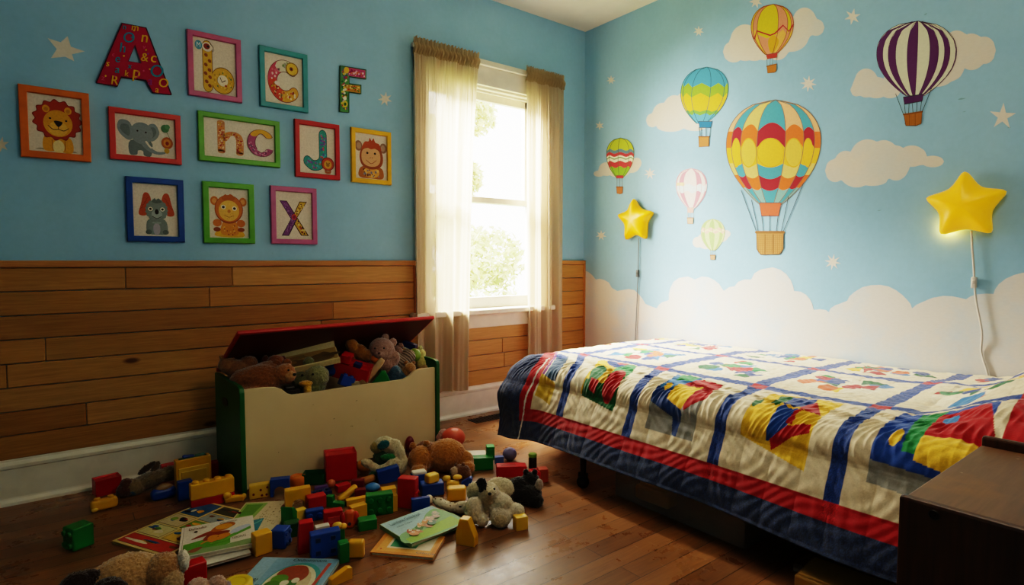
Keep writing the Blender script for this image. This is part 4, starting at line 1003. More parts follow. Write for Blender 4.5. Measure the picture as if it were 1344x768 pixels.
# quilting puffs inside the stitched squares, then fine puckers
fs_, ft_ = Sg-np.floor(Sg), Tg-np.floor(Tg)
puff = (np.abs(np.sin(PI*Sg*4))*np.abs(np.sin(PI*Tg*4)))**.5*.0045
ridge = np.exp(-((ex-.01)/.13)**2)
arg = yf*290+14*np.sin(xf*7+1)+7*np.sin(yf*9+xf*14)+60*xf
amp = .55+.45*np.sin(yf*23+9*np.sin(xf*9))
puck = ((1-np.abs(np.sin(arg*.5)))*1.5-.6+.7*np.sin(arg*.37+4*np.sin(xf*13)))*.0050*(ridge+.05+.10*(ex < 0))*amp
puck += .0016*np.sin(xf*95+5*np.sin(yf*17))*np.sin(yf*88+4*np.sin(xf*21))
big = .007*wob(xf*16, yf*14, 8)*np.where(ex > 0, .5, 1)
headw = np.clip((-2.38-yf)/.3, 0, 1)
big += .016*wob(xf*24+yf*10, yf*30, 12)*headw
hn = (puff+puck+big)
nx_ = np.where(d > 0, np.sin(np.clip(d/RND, 0, PI/2-.3)), 0)
X = X-hn*nx_*np.cos(phi); Yv = Yv+hn*nx_*np.sin(phi); Z = Z+hn*np.sqrt(1-nx_**2)
# lie against the wall
X = np.minimum(X, -.022)
Z = np.maximum(Z, .02)
# the foot end of the near side bellies outwards and hangs a little lower
wing = np.clip((-.30-Sg)/.55, 0, 1); wing = wing*wing*(3-2*wing)
X -= wing*(.075*np.exp(-((d-.21)/.10)**2)-.02*np.clip((d-.3)/.15, 0, 1))
Z -= wing*.035*np.clip((d-.12)/.25, 0, 1)
# hem waves
hem = np.clip((ex-.25)/.3, 0, 1); X -= hem*.018*np.sin(yf*7.3+.8)
Z += hem*.014*np.sin(yf*4.1+2.2)

# ---- colours of the patchwork
CR_, BLU, NAV, RED = hx('#d6c6a6'), hx('#213f7c'), hx('#1a2846'), hx('#a01019')
GRN, YEL, TEA, GRY, ORG, DGN = hx('#1c7a3e'), hx('#d8ab2c'), hx('#2c6a9c'), hx('#8a8b86'), hx('#c95a28'), hx('#14592f')
col = np.zeros((NS, NT, 3)); col[:] = CR_
def inside(px, py, poly):
    r = np.zeros(px.shape, bool); n = len(poly)
    for i in range(n):
        x1, y1 = poly[i]; x2, y2 = poly[(i+1) % n]
        if y1 == y2: continue
        c = ((y1 > py) != (y2 > py)) & (px < (x2-x1)*(py-y1)/(y2-y1)+x1); r ^= c
    return r
def el(px, py, cx, cy, rx, ry): return ((px-cx)/rx)**2+((py-cy)/ry)**2 < 1
# block coordinates: u 0..1 along the bed (foot->head), v 0..1 downwards on the side row (from strip A to the red band)
def block(si, t_hi, t_lo, draw):
    u = Sg-si; v = (t_hi-Tg)/(t_hi-t_lo); k = (u > 0) & (u < 1) & (v > 0) & (v < 1); draw((u-.48)/.76+.5, v/.92 if t_lo < 0 else (v-.5)/.86+.5, k)
def P(mask, c): col[mask] = c
VIO = hx('#7d3a78'); LBL = hx('#9fb4c4')
def side0(u, v, k):      # partly hidden by the foot border
    P(k & inside(u, v, [(.55, .05), (.63, .02), (.60, .75), (.50, .9)]), RED); P(k & inside(u, v, [(.63, .02), (.68, .02), (.66, .7), (.61, .75)]), VIO)
    P(k & inside(u, v, [(.68, .25), (.93, .12), (.93, .72), (.68, .72)]), hx('#3d5570')); P(k & inside(u, v, [(.60, .66), (.93, .74), (.93, 1.0), (.60, .92)]), hx('#c5a22c'))
    P(k & el(u, v, .78, .2, .12, .1), BLU)
def side1(u, v, k):
    P(k & inside(u, v, [(.2, .05), (.8, .0), (.86, .86), (.18, .78)]), YEL)
    P(k & inside(u, v, [(.5, .02), (.85, .0), (.86, .5), (.55, .55)]), GRN); P(k & el(u, v, .52, .05, .16, .14), BLU); P(k & el(u, v, .62, .0, .10, .08), RED)
    P(k & inside(u, v, [(.2, .60), (.86, .62), (.86, .88), (.2, .80)]), DGN); P(k & el(u, v, .34, .45, .13, .18), DGN); P(k & el(u, v, .70, .55, .14, .27), RED)
    P(k & inside(u, v, [(.3, .58), (.48, .6), (.46, .75), (.34, .72)]), RED); P(k & inside(u, v, [(.48, .2), (.56, .2), (.55, .62), (.47, .62)]), hx('#c99a25'))
def side2(u, v, k):
    P(k & inside(u, v, [(.13, .66), (.86, .5), (.86, .95), (.13, .95)]), GRY)
    P(k & inside(u, v, [(.16, .02), (.55, -.05), (.5, .5), (.62, .72), (.16, .66)]), TEA); P(k & inside(u, v, [(.22, .0), (.5, -.03), (.45, .2), (.25, .25)]), GRN)
    P(k & inside(u, v, [(.13, .5), (.5, .5), (.64, .74), (.62, .95), (.55, .94), (.5, .78), (.13, .68)]), hx('#173a70'))
    P(k & inside(u, v, [(.5, .08), (.84, .1), (.9, .52), (.66, .70), (.42, .36)]), RED); P(k & inside(u, v, [(.38, .36), (.72, .36), (.62, .70), (.36, .62)]), YEL); P(k & el(u, v, .27, .46, .05, .07), YEL)
def side3(u, v, k):
    P(k & inside(u, v, [(.12, .06), (.88, .0), (.88, .93), (.12, .78)]), YEL)
    P(k & inside(u, v, [(.36, .08), (.62, .02), (.68, .30), (.42, .36)]), BLU); P(k & inside(u, v, [(.26, .12), (.38, .06), (.40, .40), (.28, .36)]), DGN)
    P(k & inside(u, v, [(.66, .12), (.86, .42), (.58, .38)]), RED); P(k & inside(u, v, [(.42, .38), (.62, .40), (.62, .72), (.42, .78)]), hx('#1f4a8c'))
    P(k & inside(u, v, [(.62, .62), (.84, .56), (.86, .64), (.70, .70), (.50, .84), (.46, .76)]), RED); P(k & inside(u, v, [(.62, .40), (.68, .40), (.66, .6), (.6, .6)]), RED); P(k & el(u, v, .70, .48, .05, .09), YEL); P(k & el(u, v, .15, .4, .04, .1), DGN)
def side4(u, v, k):
    P(k & inside(u, v, [(.12, .02), (.85, .0), (.85, .76), (.12, .72)]), hx('#1c4690')); P(k & inside(u, v, [(.12, .72), (.85, .76), (.85, .92), (.12, .88)]), GRY)
    P(k & inside(u, v, [(.28, .05), (.48, .0), (.46, .62), (.34, .62)]), GRN); P(k & inside(u, v, [(.44, .1), (.78, .02), (.92, .4), (.86, .62), (.44, .42)]), RED); P(k & el(u, v, .55, .18, .06, .06), TEA)
    P(k & inside(u, v, [(.44, .42), (.82, .42), (.80, .72), (.44, .66)]), YEL); P(k & el(u, v, .26, .50, .05, .09), YEL)
def top_scene(seed):
    r = random.Random(seed); pal = [RED, ORG, GRN, YEL, TEA, BLU, DGN]
    def f(u, v, k):
        P(k & el(u, v, .5, .5, .40, .34), hx('#dcd0b4'))
        for _ in range(15):
            cx, cy = r.uniform(.14, .86), r.uniform(.16, .84); c = r.choice(pal)
            if r.random() < .5: P(k & el(u, v, cx, cy, r.uniform(.05, .15), r.uniform(.06, .14)), c)
            else:
                a = r.uniform(0, 6.28); P(k & inside(u, v, [(cx+.16*math.cos(a+j*2.1)*r.uniform(.6, 1.2), cy+.16*math.sin(a+j*2.1)*r.uniform(.6, 1.2)) for j in range(3)]), c)
        P(k & el(u, v, .62, .52, .09, .13), r.choice([RED, ORG])); P(k & el(u, v, .4, .42, .08, .10), r.choice([BLU, GRN]))
    return f
TB = -.985
for i, f in enumerate((side0, side1, side2, side3, side4)): block(i-1, -.07, TB, f)
for i in range(-1, 5):
    for j in (0, 1): block(i, j+1, j, top_scene(40+i*7+j*3))
hw = .066
strip_s = np.abs(Sg-np.round(Sg)) < hw*np.where(Tg < -.1, .86, 1); strip_t = (np.abs(Tg-np.round(Tg)) < hw*.8) & (Tg > -.5)
P(strip_s, BLU); P(strip_t, BLU); P(strip_s & strip_t, RED)
bf = Sg < -.47; bf2 = Sg < -.62
P(Tg < TB, RED); P(bf & (Tg > TB), RED); P(Tg < TB-.11, NAV); P(bf2, NAV)
hd = Sg > 3.82; P(hd & (Tg > TB-.11), RED); P(Sg > 4.0, NAV)
nav = (bf2 | (Tg < TB-.11))
mot = wob(xf*110+30*np.sin(yf*43), yf*130+30*np.sin(xf*51), 3)
mot2 = np.clip(wob(xf*210+22*np.sin(yf*83), yf*190+25*np.sin(xf*91), 5)*2.4+mot, -.9, 1.6)
allblue = nav | ((strip_s | strip_t) & ~(strip_s & strip_t))
col[allblue] *= np.clip(1+np.where(nav, 1.15, .4)*mot2, .4, 2.6)[allblue][:, None]
col[nav] = col[nav]*.82+np.array(hx('#55658a'))*.18
seam = (np.abs(Sg-(-.50+.10*(Tg+.4))) < .010) & (Tg < -.36); P(seam, hx('#d8d4c8'))
rgn = np.random.default_rng(2); col *= (1+rgn.normal(0, .05, (NS, NT, 1)))
vs = np.stack([X, Yv, Z], -1).reshape(-1, 3)
idx = np.arange(NS*NT).reshape(NS, NT); quads = np.stack([idx[:-1, :-1], idx[1:, :-1], idx[1:, 1:], idx[:-1, 1:]], -1).reshape(-1, 4)
me = bpy.data.meshes.new('patchwork_quilt'); me.vertices.add(len(vs)); me.vertices.foreach_set('co', vs.ravel().astype(np.float32))
me.loops.add(quads.size); me.loops.foreach_set('vertex_index', quads.ravel().astype(np.int32))
me.polygons.add(len(quads)); me.polygons.foreach_set('loop_start', np.arange(0, quads.size, 4, dtype=np.int32)); me.update(calc_edges=True); me.validate()
at = me.color_attributes.new('Col', 'FLOAT_COLOR', 'POINT'); c4 = np.ones((NS*NT, 4), np.float32); c4[:, :3] = np.clip(col, 0, 1).reshape(-1, 3); at.data.foreach_set('color', c4.ravel())
me.polygons.foreach_set('use_smooth', [True]*len(me.polygons))
QUILTM = vmat('quilt_cotton', .82, 45, .16, .35, .0015, 260, .22, sheen=.25)
me.materials.append(QUILTM); q = link('patchwork_quilt', me); tag(q, 'colourful patchwork quilt in red, blue, yellow and cream covering the bed', 'quilt')
sd = q.modifiers.new('thickness', 'SOLIDIFY'); sd.thickness = .006; sd.offset = -1
# light binding along the folded foot corner
# pillow lying under the quilt at the head end
m = MB(); m.ell((-.55, -2.80, .545), (.42, .20, .055), hx('#d9d3c6'), n=28, m=16)
tag(m.build('pillow', CLOTH), 'white pillow making the hump under the head end of the quilt', 'pillow')

# ---- storage bin and oddments on the floor below the bed
def clear_plastic():
    m, nt, b, out = _nt('clear_bin_plastic'); nt.nodes.remove(b)
    t = nt.nodes.new('ShaderNodeBsdfTransparent'); t.inputs[0].default_value = (.86, .84, .80, 1); g = nt.nodes.new('ShaderNodeBsdfPrincipled'); g.inputs['Base Color'].default_value = (.55, .5, .43, 1); g.inputs['Roughness'].default_value = .25
    f = ramp(nt, noise_tex(nt, coords(nt), 7, 3), .3, .7, (.16,)*3, (.26,)*3); mx = nt.nodes.new('ShaderNodeMixShader'); nt.links.new(f, mx.inputs[0]); nt.links.new(t.outputs[0], mx.inputs[1]); nt.links.new(g.outputs[0], mx.inputs[2]); nt.links.new(mx.outputs[0], out.inputs[0]); return m
BINM = clear_plastic()
p = on_floor(800, 652); sb = thing('storage_bin', 'clear plastic storage bin pushed under the bed near its foot leg', 'storage bin', (-1.035, -1.80, 0), (0, 0, 0))
m = MB(); W_, D_, H_ = .50, .60, .115
for a in ((W_, .006, 0, -D_/2), (W_, .006, 0, D_/2), (.006, D_, -W_/2, 0), (.006, D_, W_/2, 0)): m.box((a[0], a[1], H_), (.6,)*3, (a[2], a[3], .004), bev=.002)
m.box((W_, D_, .006), (.6,)*3, (0, 0, .001), bev=.002); m.build('bin_body', BINM, sb)
m = MB(); m.box((W_+.03, D_+.03, .014), (.6,)*3, (0, 0, H_+.004), bev=.005); m.build('lid', cmat('bin_lid', hx('#b7ae9a'), .4, 12, .1), sb)
m = MB(); m.box((.07, .17, .06), hx('#d9a51e'), (0, 0, 0), (0, 0, .05), .012, 3); m.box((.05, .13, .02), hx('#d9b23a'), (0, 0, .06), (0, 0, .05), .006)
tag(m.build('toy_block', PLASTIC, loc=(-1.215, -1.66, .008)), 'yellow block lying inside the clear bin below the bed', 'toy block')
p = on_floor(1118, 760); m = MB(); m.box((.16, .24, .05), hx('#a8813f'), (0, 0, 0), (0, 0, .1), .006, 2); m.box((.14, .22, .006), hx('#c09a52'), (0, 0, .05), (0, 0, .1), .002)
tag(m.build('cardboard_box', LACQ, loc=(-1.30, -2.44, 0)), 'flat tan box on the floor below the bed, beside the nightstand', 'box')
p = on_floor(1047, 748); m = MB(); m.box((.035, .028, .012), hx('#b09a86'), (0, 0, 0), (0, 0, .4), .004, 3); tag(m.build('paper_scrap', PRINT, loc=(p.x, p.y, 0)), 'small pale scrap on the dark floor below the bed', 'scrap')

# ================================================================== NIGHTSTAND
NW = MB()
def dark_wood():
    m, nt, b, out = _nt('dark_walnut_veneer')
    g = noise_tex(nt, coords(nt, 'Object', (26, 26, 1.2)), 3, 7, .6, .6); f2 = noise_tex(nt, coords(nt, 'Object', (3, 3, 1)), 1.1, 3)
    c = mixc(nt, 1, ramp(nt, g, .25, .75, hx('#2f170c'), hx('#57301a')), ramp(nt, f2, .3, .7, (.75,)*3, (1.15,)*3), 'MULTIPLY'); nt.links.new(c, b.inputs['Base Color']); b.inputs['Roughness'].default_value = .42; bump(nt, b, g, .1, .001); return m
def top_wood():
    m, nt, b, out = _nt('worn_nightstand_top')
    g = noise_tex(nt, coords(nt, 'Object', (2, 26, 1)), 3, 7, .6, .5); wear = ramp(nt, noise_tex(nt, coords(nt), 4.5, 4, .6), .5, .68)
    c = ramp(nt, g, .25, .75, hx('#5b3f2c'), hx('#75563f')); c = mixc(nt, wear, c, hx('#8a5c30'))
    mk_ = ramp(nt, noise_tex(nt, coords(nt, 'Object', (1, 1.6, 1)), 17, 3, .6), .69, .73); c = mixc(nt, mk_, c, hx('#96806a'))
    nt.links.new(c, b.inputs['Base Color']); b.inputs['Roughness'].default_value = .4; bump(nt, b, g, .1, .001); return m
DW, TW = dark_wood(), top_wood()
ns = thing('nightstand', 'dark brown wooden nightstand in the corner of the view, beside the quilted bed', 'nightstand', (-1.714, -3.02, 0)); no = Vector(ns.location)
xa, xb, ya, yb, zt = -1.976, -1.452, -3.25, -2.790, .592
def slab(name, x0, x1, y0, y1, z0, z1, mat, bev=.004, par=ns):
    m = MB(); m.box((x1-x0, y1-y0, z1-z0), (.2,)*3, ((x0+x1)/2-no.x, (y0+y1)/2-no.y, z0), bev=bev); return m.build(name, mat, par)
slab('side_panel', xa, xa+.02, ya, yb, 0, zt+.010, DW, .006); slab('back_panel', xb-.02, xb, ya, yb, 0, zt+.022, DW, .006)
slab('top', xa+.019, xb-.019, ya, yb-.001, zt-.018, zt, TW, .002); slab('bottom_panel', xa+.02, xb-.02, ya, yb-.01, .06, .078, DW)
slab('rear_panel', xa+.02, xb-.02, ya+.002, ya+.012, .06, zt-.018, DW); fp = slab('drawer', xa+.024, xb-.024, yb-.02, yb-.002, .33, zt-.03, DW); slab('drawer', xa+.024, xb-.024, yb-.02, yb-.002, .085, .32, DW)
m = MB(); m.lathe([(.0075, 0), (.009, .001), (.0075, .0025)], hx('#120a06'), Matrix.Translation((xa-no.x+.0005, on_plane(1226, 676, 0, xa).y-no.y, on_plane(1226, 676, 0, xa).z)) @ Euler((0, -PI/2, 0)).to_matrix().to_4x4(), 14)
m.build('dark_hole_disc', LACQ, ns)  # near-black disc paints the shade of a small round hole
# ================================================================== TOY BUILDERS
rng = random.Random(77)
C = dict(R=hx('#b5121b'), B=hx('#15479c'), Y=hx('#e2a81c'), G=hx('#0f7a32'), O=hx('#d9781f'), DG=hx('#0d5026'), DB=hx('#1a2f66'), LY=hx('#e6bb3c'), M=hx('#7a1626'), LB=hx('#2a78b8'), CR=hx('#d9cdb0'), W=hx('#d8d4c8'), P=hx('#6a4a8a'), K=hx('#1a1614'))
RECENT = []
def spot(px, py, z=0.0):
    p = on_floor(px, py, z); return p, depth(p)/FPX
FWD = Vector((_F0.x, _F0.y, 0)); RGT = Vector((_RT.x, _RT.y, 0))

def facing(p):
    """yaw that turns a thing at p squarely to the viewer, and the level direction away from the viewer"""
    v = Vector((p.x-CAM.x, p.y-CAM.y, 0)).normalized(); return math.atan2(v.y, v.x)-PI/2, v
def put(o, px, py, d, z, yaw, tilt, s):
    p, _ = spot(px, py, z); a, v = facing(p); p = p+v*(d*s/2); o.location = (p.x, p.y, z); o.rotation_euler = (R(tilt[0]), R(tilt[1]), a+R(yaw)); return o
def brick_mesh(m, w, h, d, col, studs=None, bev=None, face='top', hollow=False, holes=None):
    """moulded toy brick, base at z=0, front is -y"""
    bev = bev or min(w, h, d)*.09
    T = Matrix.Identity(4)
    if face == 'front': W, H, D = w, d, h; T = Matrix.Translation((0, d/2, h/2)) @ Euler((PI/2, 0, 0)).to_matrix().to_4x4()
    elif face == 'left': W, H, D = h, w, d; T = Matrix.Translation((w/2, 0, h/2)) @ Euler((0, -PI/2, 0)).to_matrix().to_4x4()
    elif face == 'right': W, H, D = h, w, d; T = Matrix.Translation((-w/2, 0, h/2)) @ Euler((0, PI/2, 0)).to_matrix().to_4x4()
    else: W, H, D = w, h, d
    b = bmesh.new(); bmesh.ops.create_cube(b, size=1)
    for v in b.verts: v.co = Vector((v.co.x*W, v.co.y*D, (v.co.z+.5)*H))
    top = max(b.faces, key=lambda f: f.calc_center_median().z)
    if hollow:
        e = min(W, D)*.14; r = bmesh.ops.inset_individual(b, faces=[top], thickness=e); bmesh.ops.translate(b, verts=list(top.verts), vec=(0, 0, -H*hollow))
    es = [x for x in b.edges if x.calc_length() > 0]
    bmesh.ops.bevel(b, geom=es, offset=bev*(.5 if hollow else 1), segments=3, profile=.5, affect='EDGES'); m.bm(b, col, T, False)
    if studs:
        nx, ny = studs; r = min(W/nx, D/ny)*.30; sh = r*.75
        for i in range(nx):
            for j in range(ny):
                x, y = -W/2+W*(i+.5)/nx, -D/2+D*(j+.5)/ny
                m.lathe([(r*1.05, -.001), (r, sh*.8), (r*.93, sh*.95), (r*.8, sh)], col, T @ Matrix.Translation((x, y, H)), 16)
    if holes:
        nx, ny = holes; q = min(w/nx, h/ny)*.36
        for i in range(nx):
            for j in range(ny):
                x, z = -w/2+w*(i+.5)/nx, h*(j+.5)/ny
                m.box((q, .003, q), mul(col, .35), (x, -d/2, z-q/2), bev=.0008, seg=1)  # flat squares of darkened brick colour paint the shade of recesses
def blk(label, px, py, w, h, d, yaw, col, kind='brick', z=0, tilt=(0, 0), name='toy_block', cat='toy block', mat=None, group=None, **kw):
    _, s = spot(px, py, z); W, H, D = w*s, h*s, d*s; m = MB(); c = C[col] if isinstance(col, str) else col
    if kind == 'brick': brick_mesh(m, W, H, D, c, **kw)
    elif kind == 'wedge':   # sloping roof block
        m.prism([(-W/2, 0), (W/2, 0), (W/2, H*kw.get('lo', .3)), (W*kw.get('tx', -.1), H), (-W/2, H*kw.get('l2', 1))], D, c, bev=min(W, H, D)*.07)
    elif kind == 'trap':
        m.prism([(-W/2, 0), (W/2, 0), (W/2, H*.35), (W*.14, H), (-W*.30, H), (-W/2, H*.45)], D, c, bev=min(W, H, D)*.07)
    elif kind == 'arch':
        r = W*.5*kw.get('r', .5); a = [(-W/2, 0), (-r, 0)]+[(-r*math.cos(PI*k/12), H*.22+r*math.sin(PI*k/12)*kw.get('ry', .9)) for k in range(13)]+[(r, 0), (W/2, 0), (W/2, H), (-W/2, H)]
        m.prism(a, D, c, bev=min(W, H, D)*.05)
    elif kind == 'step':
        m.prism([(-W/2, 0), (W*.45, 0), (W*.45, H*.45), (W*.30, H*.55), (W/2, H*.62), (W/2, H), (-W*.38, H), (-W*.45, H*.5)], D, c, bev=min(W, D)*.07)
    elif kind == 'ell':
        m.prism([(-W/2, 0), (W/2, 0), (W/2, H*.35), (-W*.12, H*.45), (-W*.12, H), (-W/2, H)], D, c, bev=min(W, H, D)*.07)
    elif kind == 'slide':
        a = [(-W/2, 0), (W/2, 0)]+[(W/2-W*k/10, H*(.35+.65*math.sin(PI/2*k/10))) for k in range(11)]
        m.prism(a, D, c, bev=min(W, H, D)*.06)
    elif kind == 'cyl': m.lathe([(W*.44, 0), (W*.5, H*.08), (W*.5, H*.88), (W*.44, H), (W*.3, H*1.0), (W*.28, H*.93)], c, None, 28)
    elif kind == 'ball': m.ell((0, 0, H/2), (W/2, D/2, H/2), c, n=26, m=18)
    elif kind == 'pillow': m.box((W, D, H), c, bev=min(W, H, D)*.42, seg=5)
    if kw.get('deco'): kw['deco'](m, W, H, D)
    o = m.build(name, mat or PLASTIC); put(o, px, py, d, z, yaw, tilt, s)
    return tag(o, label, cat, group)
# keyword 'deco' is ours, brick_mesh must not see it
_bm0 = brick_mesh
def brick_mesh(m, w, h, d, col, deco=None, **kw): _bm0(m, w, h, d, col, **kw)

def plush(name, label, px, py, blobs, extra=(), z=0, yaw=0, cat='soft toy', s=None, origin=None, voxel=None, mat=None, fuzz=.0016, lean=(0, 0)):
    """blobs in picture-scale units: (x right, y back, z up), radii, colour. extra: (part name, [blobs], material, label)"""
    if origin is None: p, s0 = spot(px, py, z); p = Vector((p.x, p.y, z))
    else: p = Vector(origin); s0 = depth(p)/FPX
    s = s or s0
    t = thing(name, label, cat, p, (R(lean[0]), R(lean[1]), facing(p)[0]+R(yaw)))
    sc = lambda B: [tuple([tuple(v*s for v in b[0]), tuple(v*s for v in b[1]), b[2]]+([b[3]] if len(b) > 3 else [])) for b in B]
    skin_obj('body', sc(blobs), t, mat, voxel=voxel or max(.0035, 1.5*s), fuzz=fuzz)
    for e in extra:
        if e[0] in ('eye', 'nose', 'button'):
            for b in e[1]:
                m = MB(); m.ell(tuple(v*s for v in b[0]), tuple(v*s for v in b[1]), b[2], n=12, m=8); m.build(e[0], PLASTIC, t)
        else:
            for b in e[1]:
                grp = b if isinstance(b[0][0], tuple) else [b]
                o = skin_obj(e[0], sc(grp), t, e[2] if len(e) > 2 else mat, voxel=voxel or max(.003, 1.1*s), fuzz=fuzz)
                if len(e) > 3 and e[3]: o['label'] = e[3]
    return t

# ================================================================== TOY CHEST
BROT = R(4.66); CW, CD = 1.03, .35
bx_fl, _ = spot(320, 648); bdx = Vector((math.cos(BROT), math.sin(BROT), 0)); bdy = Vector((-math.sin(BROT), math.cos(BROT), 0))
bc = bx_fl+bdx*(CW/2)+bdy*(CD/2)
def boxl(px, py, v):
    """picture point carried onto the upright plane v metres behind the chest front, in chest coordinates"""
    o = bx_fl+bdy*v; d = _ray(px, py); t = (o-CAM).dot(bdy)/d.dot(bdy); q = CAM+d*t-bc; return Vector((q.dot(bdx), q.dot(bdy), q.z))
chest = thing('toy_chest', 'cream toy chest with green sides and red lid, overflowing with toys', 'toy chest', bc, (0, 0, BROT))
GP = cmat('green_chest_paint', hx('#15602c'), .42, 9, .2, .1, .0007, 70, .4); CP = None
def chest_front_paint():
    m, nt, b, out = _nt('cream_chest_paint'); v = coords(nt, 'Object')
    c = mixc(nt, ramp(nt, noise_tex(nt, v, 3, 4), .3, .7), hx('#cdb88e'), hx('#d8c49b')); nk = ramp(nt, noise_tex(nt, coords(nt, 'Object', (1, 1, 2)), 21, 3, .6), .735, .75)
    c = mixc(nt, nk, c, hx('#6a5a44')); nt.links.new(c, b.inputs['Base Color']); b.inputs['Roughness'].default_value = .45; return m
CP = chest_front_paint(); RP = cmat('red_lid_paint', hx('#b3201c'), .38, 9, .14, .1, .0006, 70, .4)
def side(x):
    m = MB(); H = .478; pr = [(-CD/2-.012, 0), (CD/2, 0), (CD/2, H+.01), (-CD/2+.02, H-.004), (-CD/2-.004, H-.012), (-CD/2-.012, H-.03)]
    T = Matrix.Translation((x, 0, 0)) @ Euler((0, 0, PI/2)).to_matrix().to_4x4()
    m.prism([(p[0], p[1]) for p in pr], .022, (.1, .4, .15), T, bev=.004); return m
sp_ = side(-CW/2).build('side_panel', GP, chest); side(CW/2).build('side_panel', GP, chest)
# dark hand hole in the left side
hp = boxl(295, 525, .16); m = MB()
m.prism([(.042*math.cos(2*PI*k/24), .020*math.sin(2*PI*k/24)) for k in range(24)], .003, hx('#060a05'), Matrix.Translation((-CW/2-.0115, 0.02, .375)) @ Euler((0, 0, PI/2)).to_matrix().to_4x4()); m.build('hand_hole', LACQ, sp_)
fo = [boxl(*q, 0) for q in ((320, 512), (345, 509), (362, 508.5), (370, 511), (378, 517), (384, 518.5), (420, 514), (470, 506), (510, 501), (530, 498), (537, 494), (544, 487), (551, 484.5), (573, 482))]
outl = [(max(-CW/2+.012, min(CW/2-.012, p.x)), p.z) for p in fo]; outl[0] = (-CW/2+.012, outl[0][1]); outl[-1] = (CW/2-.012, outl[-1][1])
m = MB(); m.prism([(-CW/2+.012, .012), (CW/2-.012, .012)]+outl[::-1], .018, (.8,)*3, Matrix.Translation((0, -CD/2+.010, 0)), bev=.003); m.build('front_panel', CP, chest)
m = MB(); m.box((CW-.02, .016, .45), (.8,)*3, (0, CD/2-.010, .012), bev=.003); m.build('rear_panel', CP, chest)
m = MB(); m.box((CW-.03, CD-.03, .014), (.8,)*3, (0, 0, .25), bev=.002); m.build('inner_shelf', CP, chest)
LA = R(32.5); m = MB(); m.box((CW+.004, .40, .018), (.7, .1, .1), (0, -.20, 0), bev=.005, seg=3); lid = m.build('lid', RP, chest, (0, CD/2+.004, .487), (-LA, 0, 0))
m = MB(); m.box((CW-.02, .385, .002), hx('#4a1210'), (0, -.198, -.0025), bev=.0005); m.build('lid_shade', LACQ, lid)['label'] = 'underside with its shade painted in darker red'  # thin panel paints the shade under the lid in darker red
for x in (-.36, .36):
    m = MB(); m.tube([(x-.03, .0, 0), (x+.03, .0, 0)], .006, (.6,)*3, 12); m.box((.06, .028, .002), (.6,)*3, (x, -.016, .001), bev=.0005); m.build('hinge', cmat('hinge_metal', hx('#8a8478'), .35, 20, .1, metal=.8), chest, (0, CD/2+.006, .484))

def inbox(px, py, v, dz=0): p = boxl(px, py, v); q = bc+bdx*p.x+bdy*p.y; return Vector((q.x, q.y, p.z+dz))
BR1, BR2, BR3 = hx('#8a5428'), hx('#a56a36'), hx('#6a4020')
CG = 'toys heaped in the chest'
def inplush(name, label, px, py, v, blobs, extra=(), yaw=0, **kw):
    t = plush(name, label, 0, 0, blobs, extra, origin=inbox(px, py, v), yaw=yaw, **kw); t['group'] = CG; return t
def inblk(label, px, py, v, w, h, d, yaw, col, kind='brick', tilt=(0, 0), **kw):
    p = inbox(px, py, v); o = blk(label, 640, 600, 1, 1, 1, 0, col, 'ball') if False else None
    s = depth(p)/FPX; m = MB(); c = C[col] if isinstance(col, str) else col; W, H, D = w*s, h*s, d*s
    nm = kw.pop('name', 'toy_block'); ct = kw.pop('cat', 'toy block'); mt = kw.pop('mat', PLASTIC)
    if kind == 'brick': brick_mesh(m, W, H, D, c, **kw)
    elif kind == 'ball': m.ell((0, 0, H/2), (W/2, D/2, H/2), c, n=26, m=18)
    elif kind == 'wedge': m.prism([(-W/2, 0), (W/2, 0), (W*.1, H), (-W*.1, H)], D, c, bev=min(W, H)*.06)
    elif kind == 'rod': m.tube([(0, 0, 0), (0, 0, H*.1), (0, 0, H*.9), (0, 0, H)], [W*.35, W*.5, W*.5, W*.35], c, 14)
    if kw.get('deco'): kw['deco'](m, W, H, D)
    o = m.build(nm, mt); o.location = p; o.rotation_euler = (R(tilt[0]), R(tilt[1]), facing(p)[0]+R(yaw)); return tag(o, label, ct, CG)

# positions are base points; units as in plush()
inplush('plush_bear', 'big brown plush bear lying at the left end of the toy chest', 342, 514, .115,
        [((0, 0, 16), (32, 18, 20), BR1), ((-20, 2, 14), (17, 16, 17), BR1), ((30, -6, 22), (14, 13, 14), BR2), ((36, -16, 20), (7, 7, 7), hx('#b98a56')), ((10, 10, 24), (20, 16, 14), BR1), ((-8, -14, 4), (20, 10, 8), BR1)],
        [('ear', [((33, 2, 35), (6, 3, 6), BR1), ((20, 6, 34), (6, 3, 6), BR1)]), ('nose', [((41, -21, 23), (2.4, 2, 2), C['K'])]), ('eye', [((34, -18, 29), (1.3, 1.3, 1.3), C['K'])])])
inplush('plush_bear', 'small tan plush bear at the chest corner, behind the big brown one', 313, 492, .22,
        [((0, 0, 8), (17, 13, 12), hx('#94623a')), ((-12, 0, 14), (12, 10, 11), hx('#9c6c42')), ((12, 2, 14), (12, 10, 10), hx('#8c5a34'))], [('ear', [((-18, 0, 24), (4, 3, 4), BR2), ((-7, 0, 25), (4, 3, 4), BR2)])])
inplush('plush_dog', 'russet plush dog peeping out under the open book in the chest', 360, 490, .20,
        [((0, 0, 8), (18, 14, 12), hx('#8a4a28')), ((2, -6, 16), (11, 10, 9), hx('#96552f'))], [('ear', [((-10, -2, 17), (5, 4, 8), hx('#6a3218')), ((11, -2, 15), (5, 4, 8), hx('#6a3218'))])])
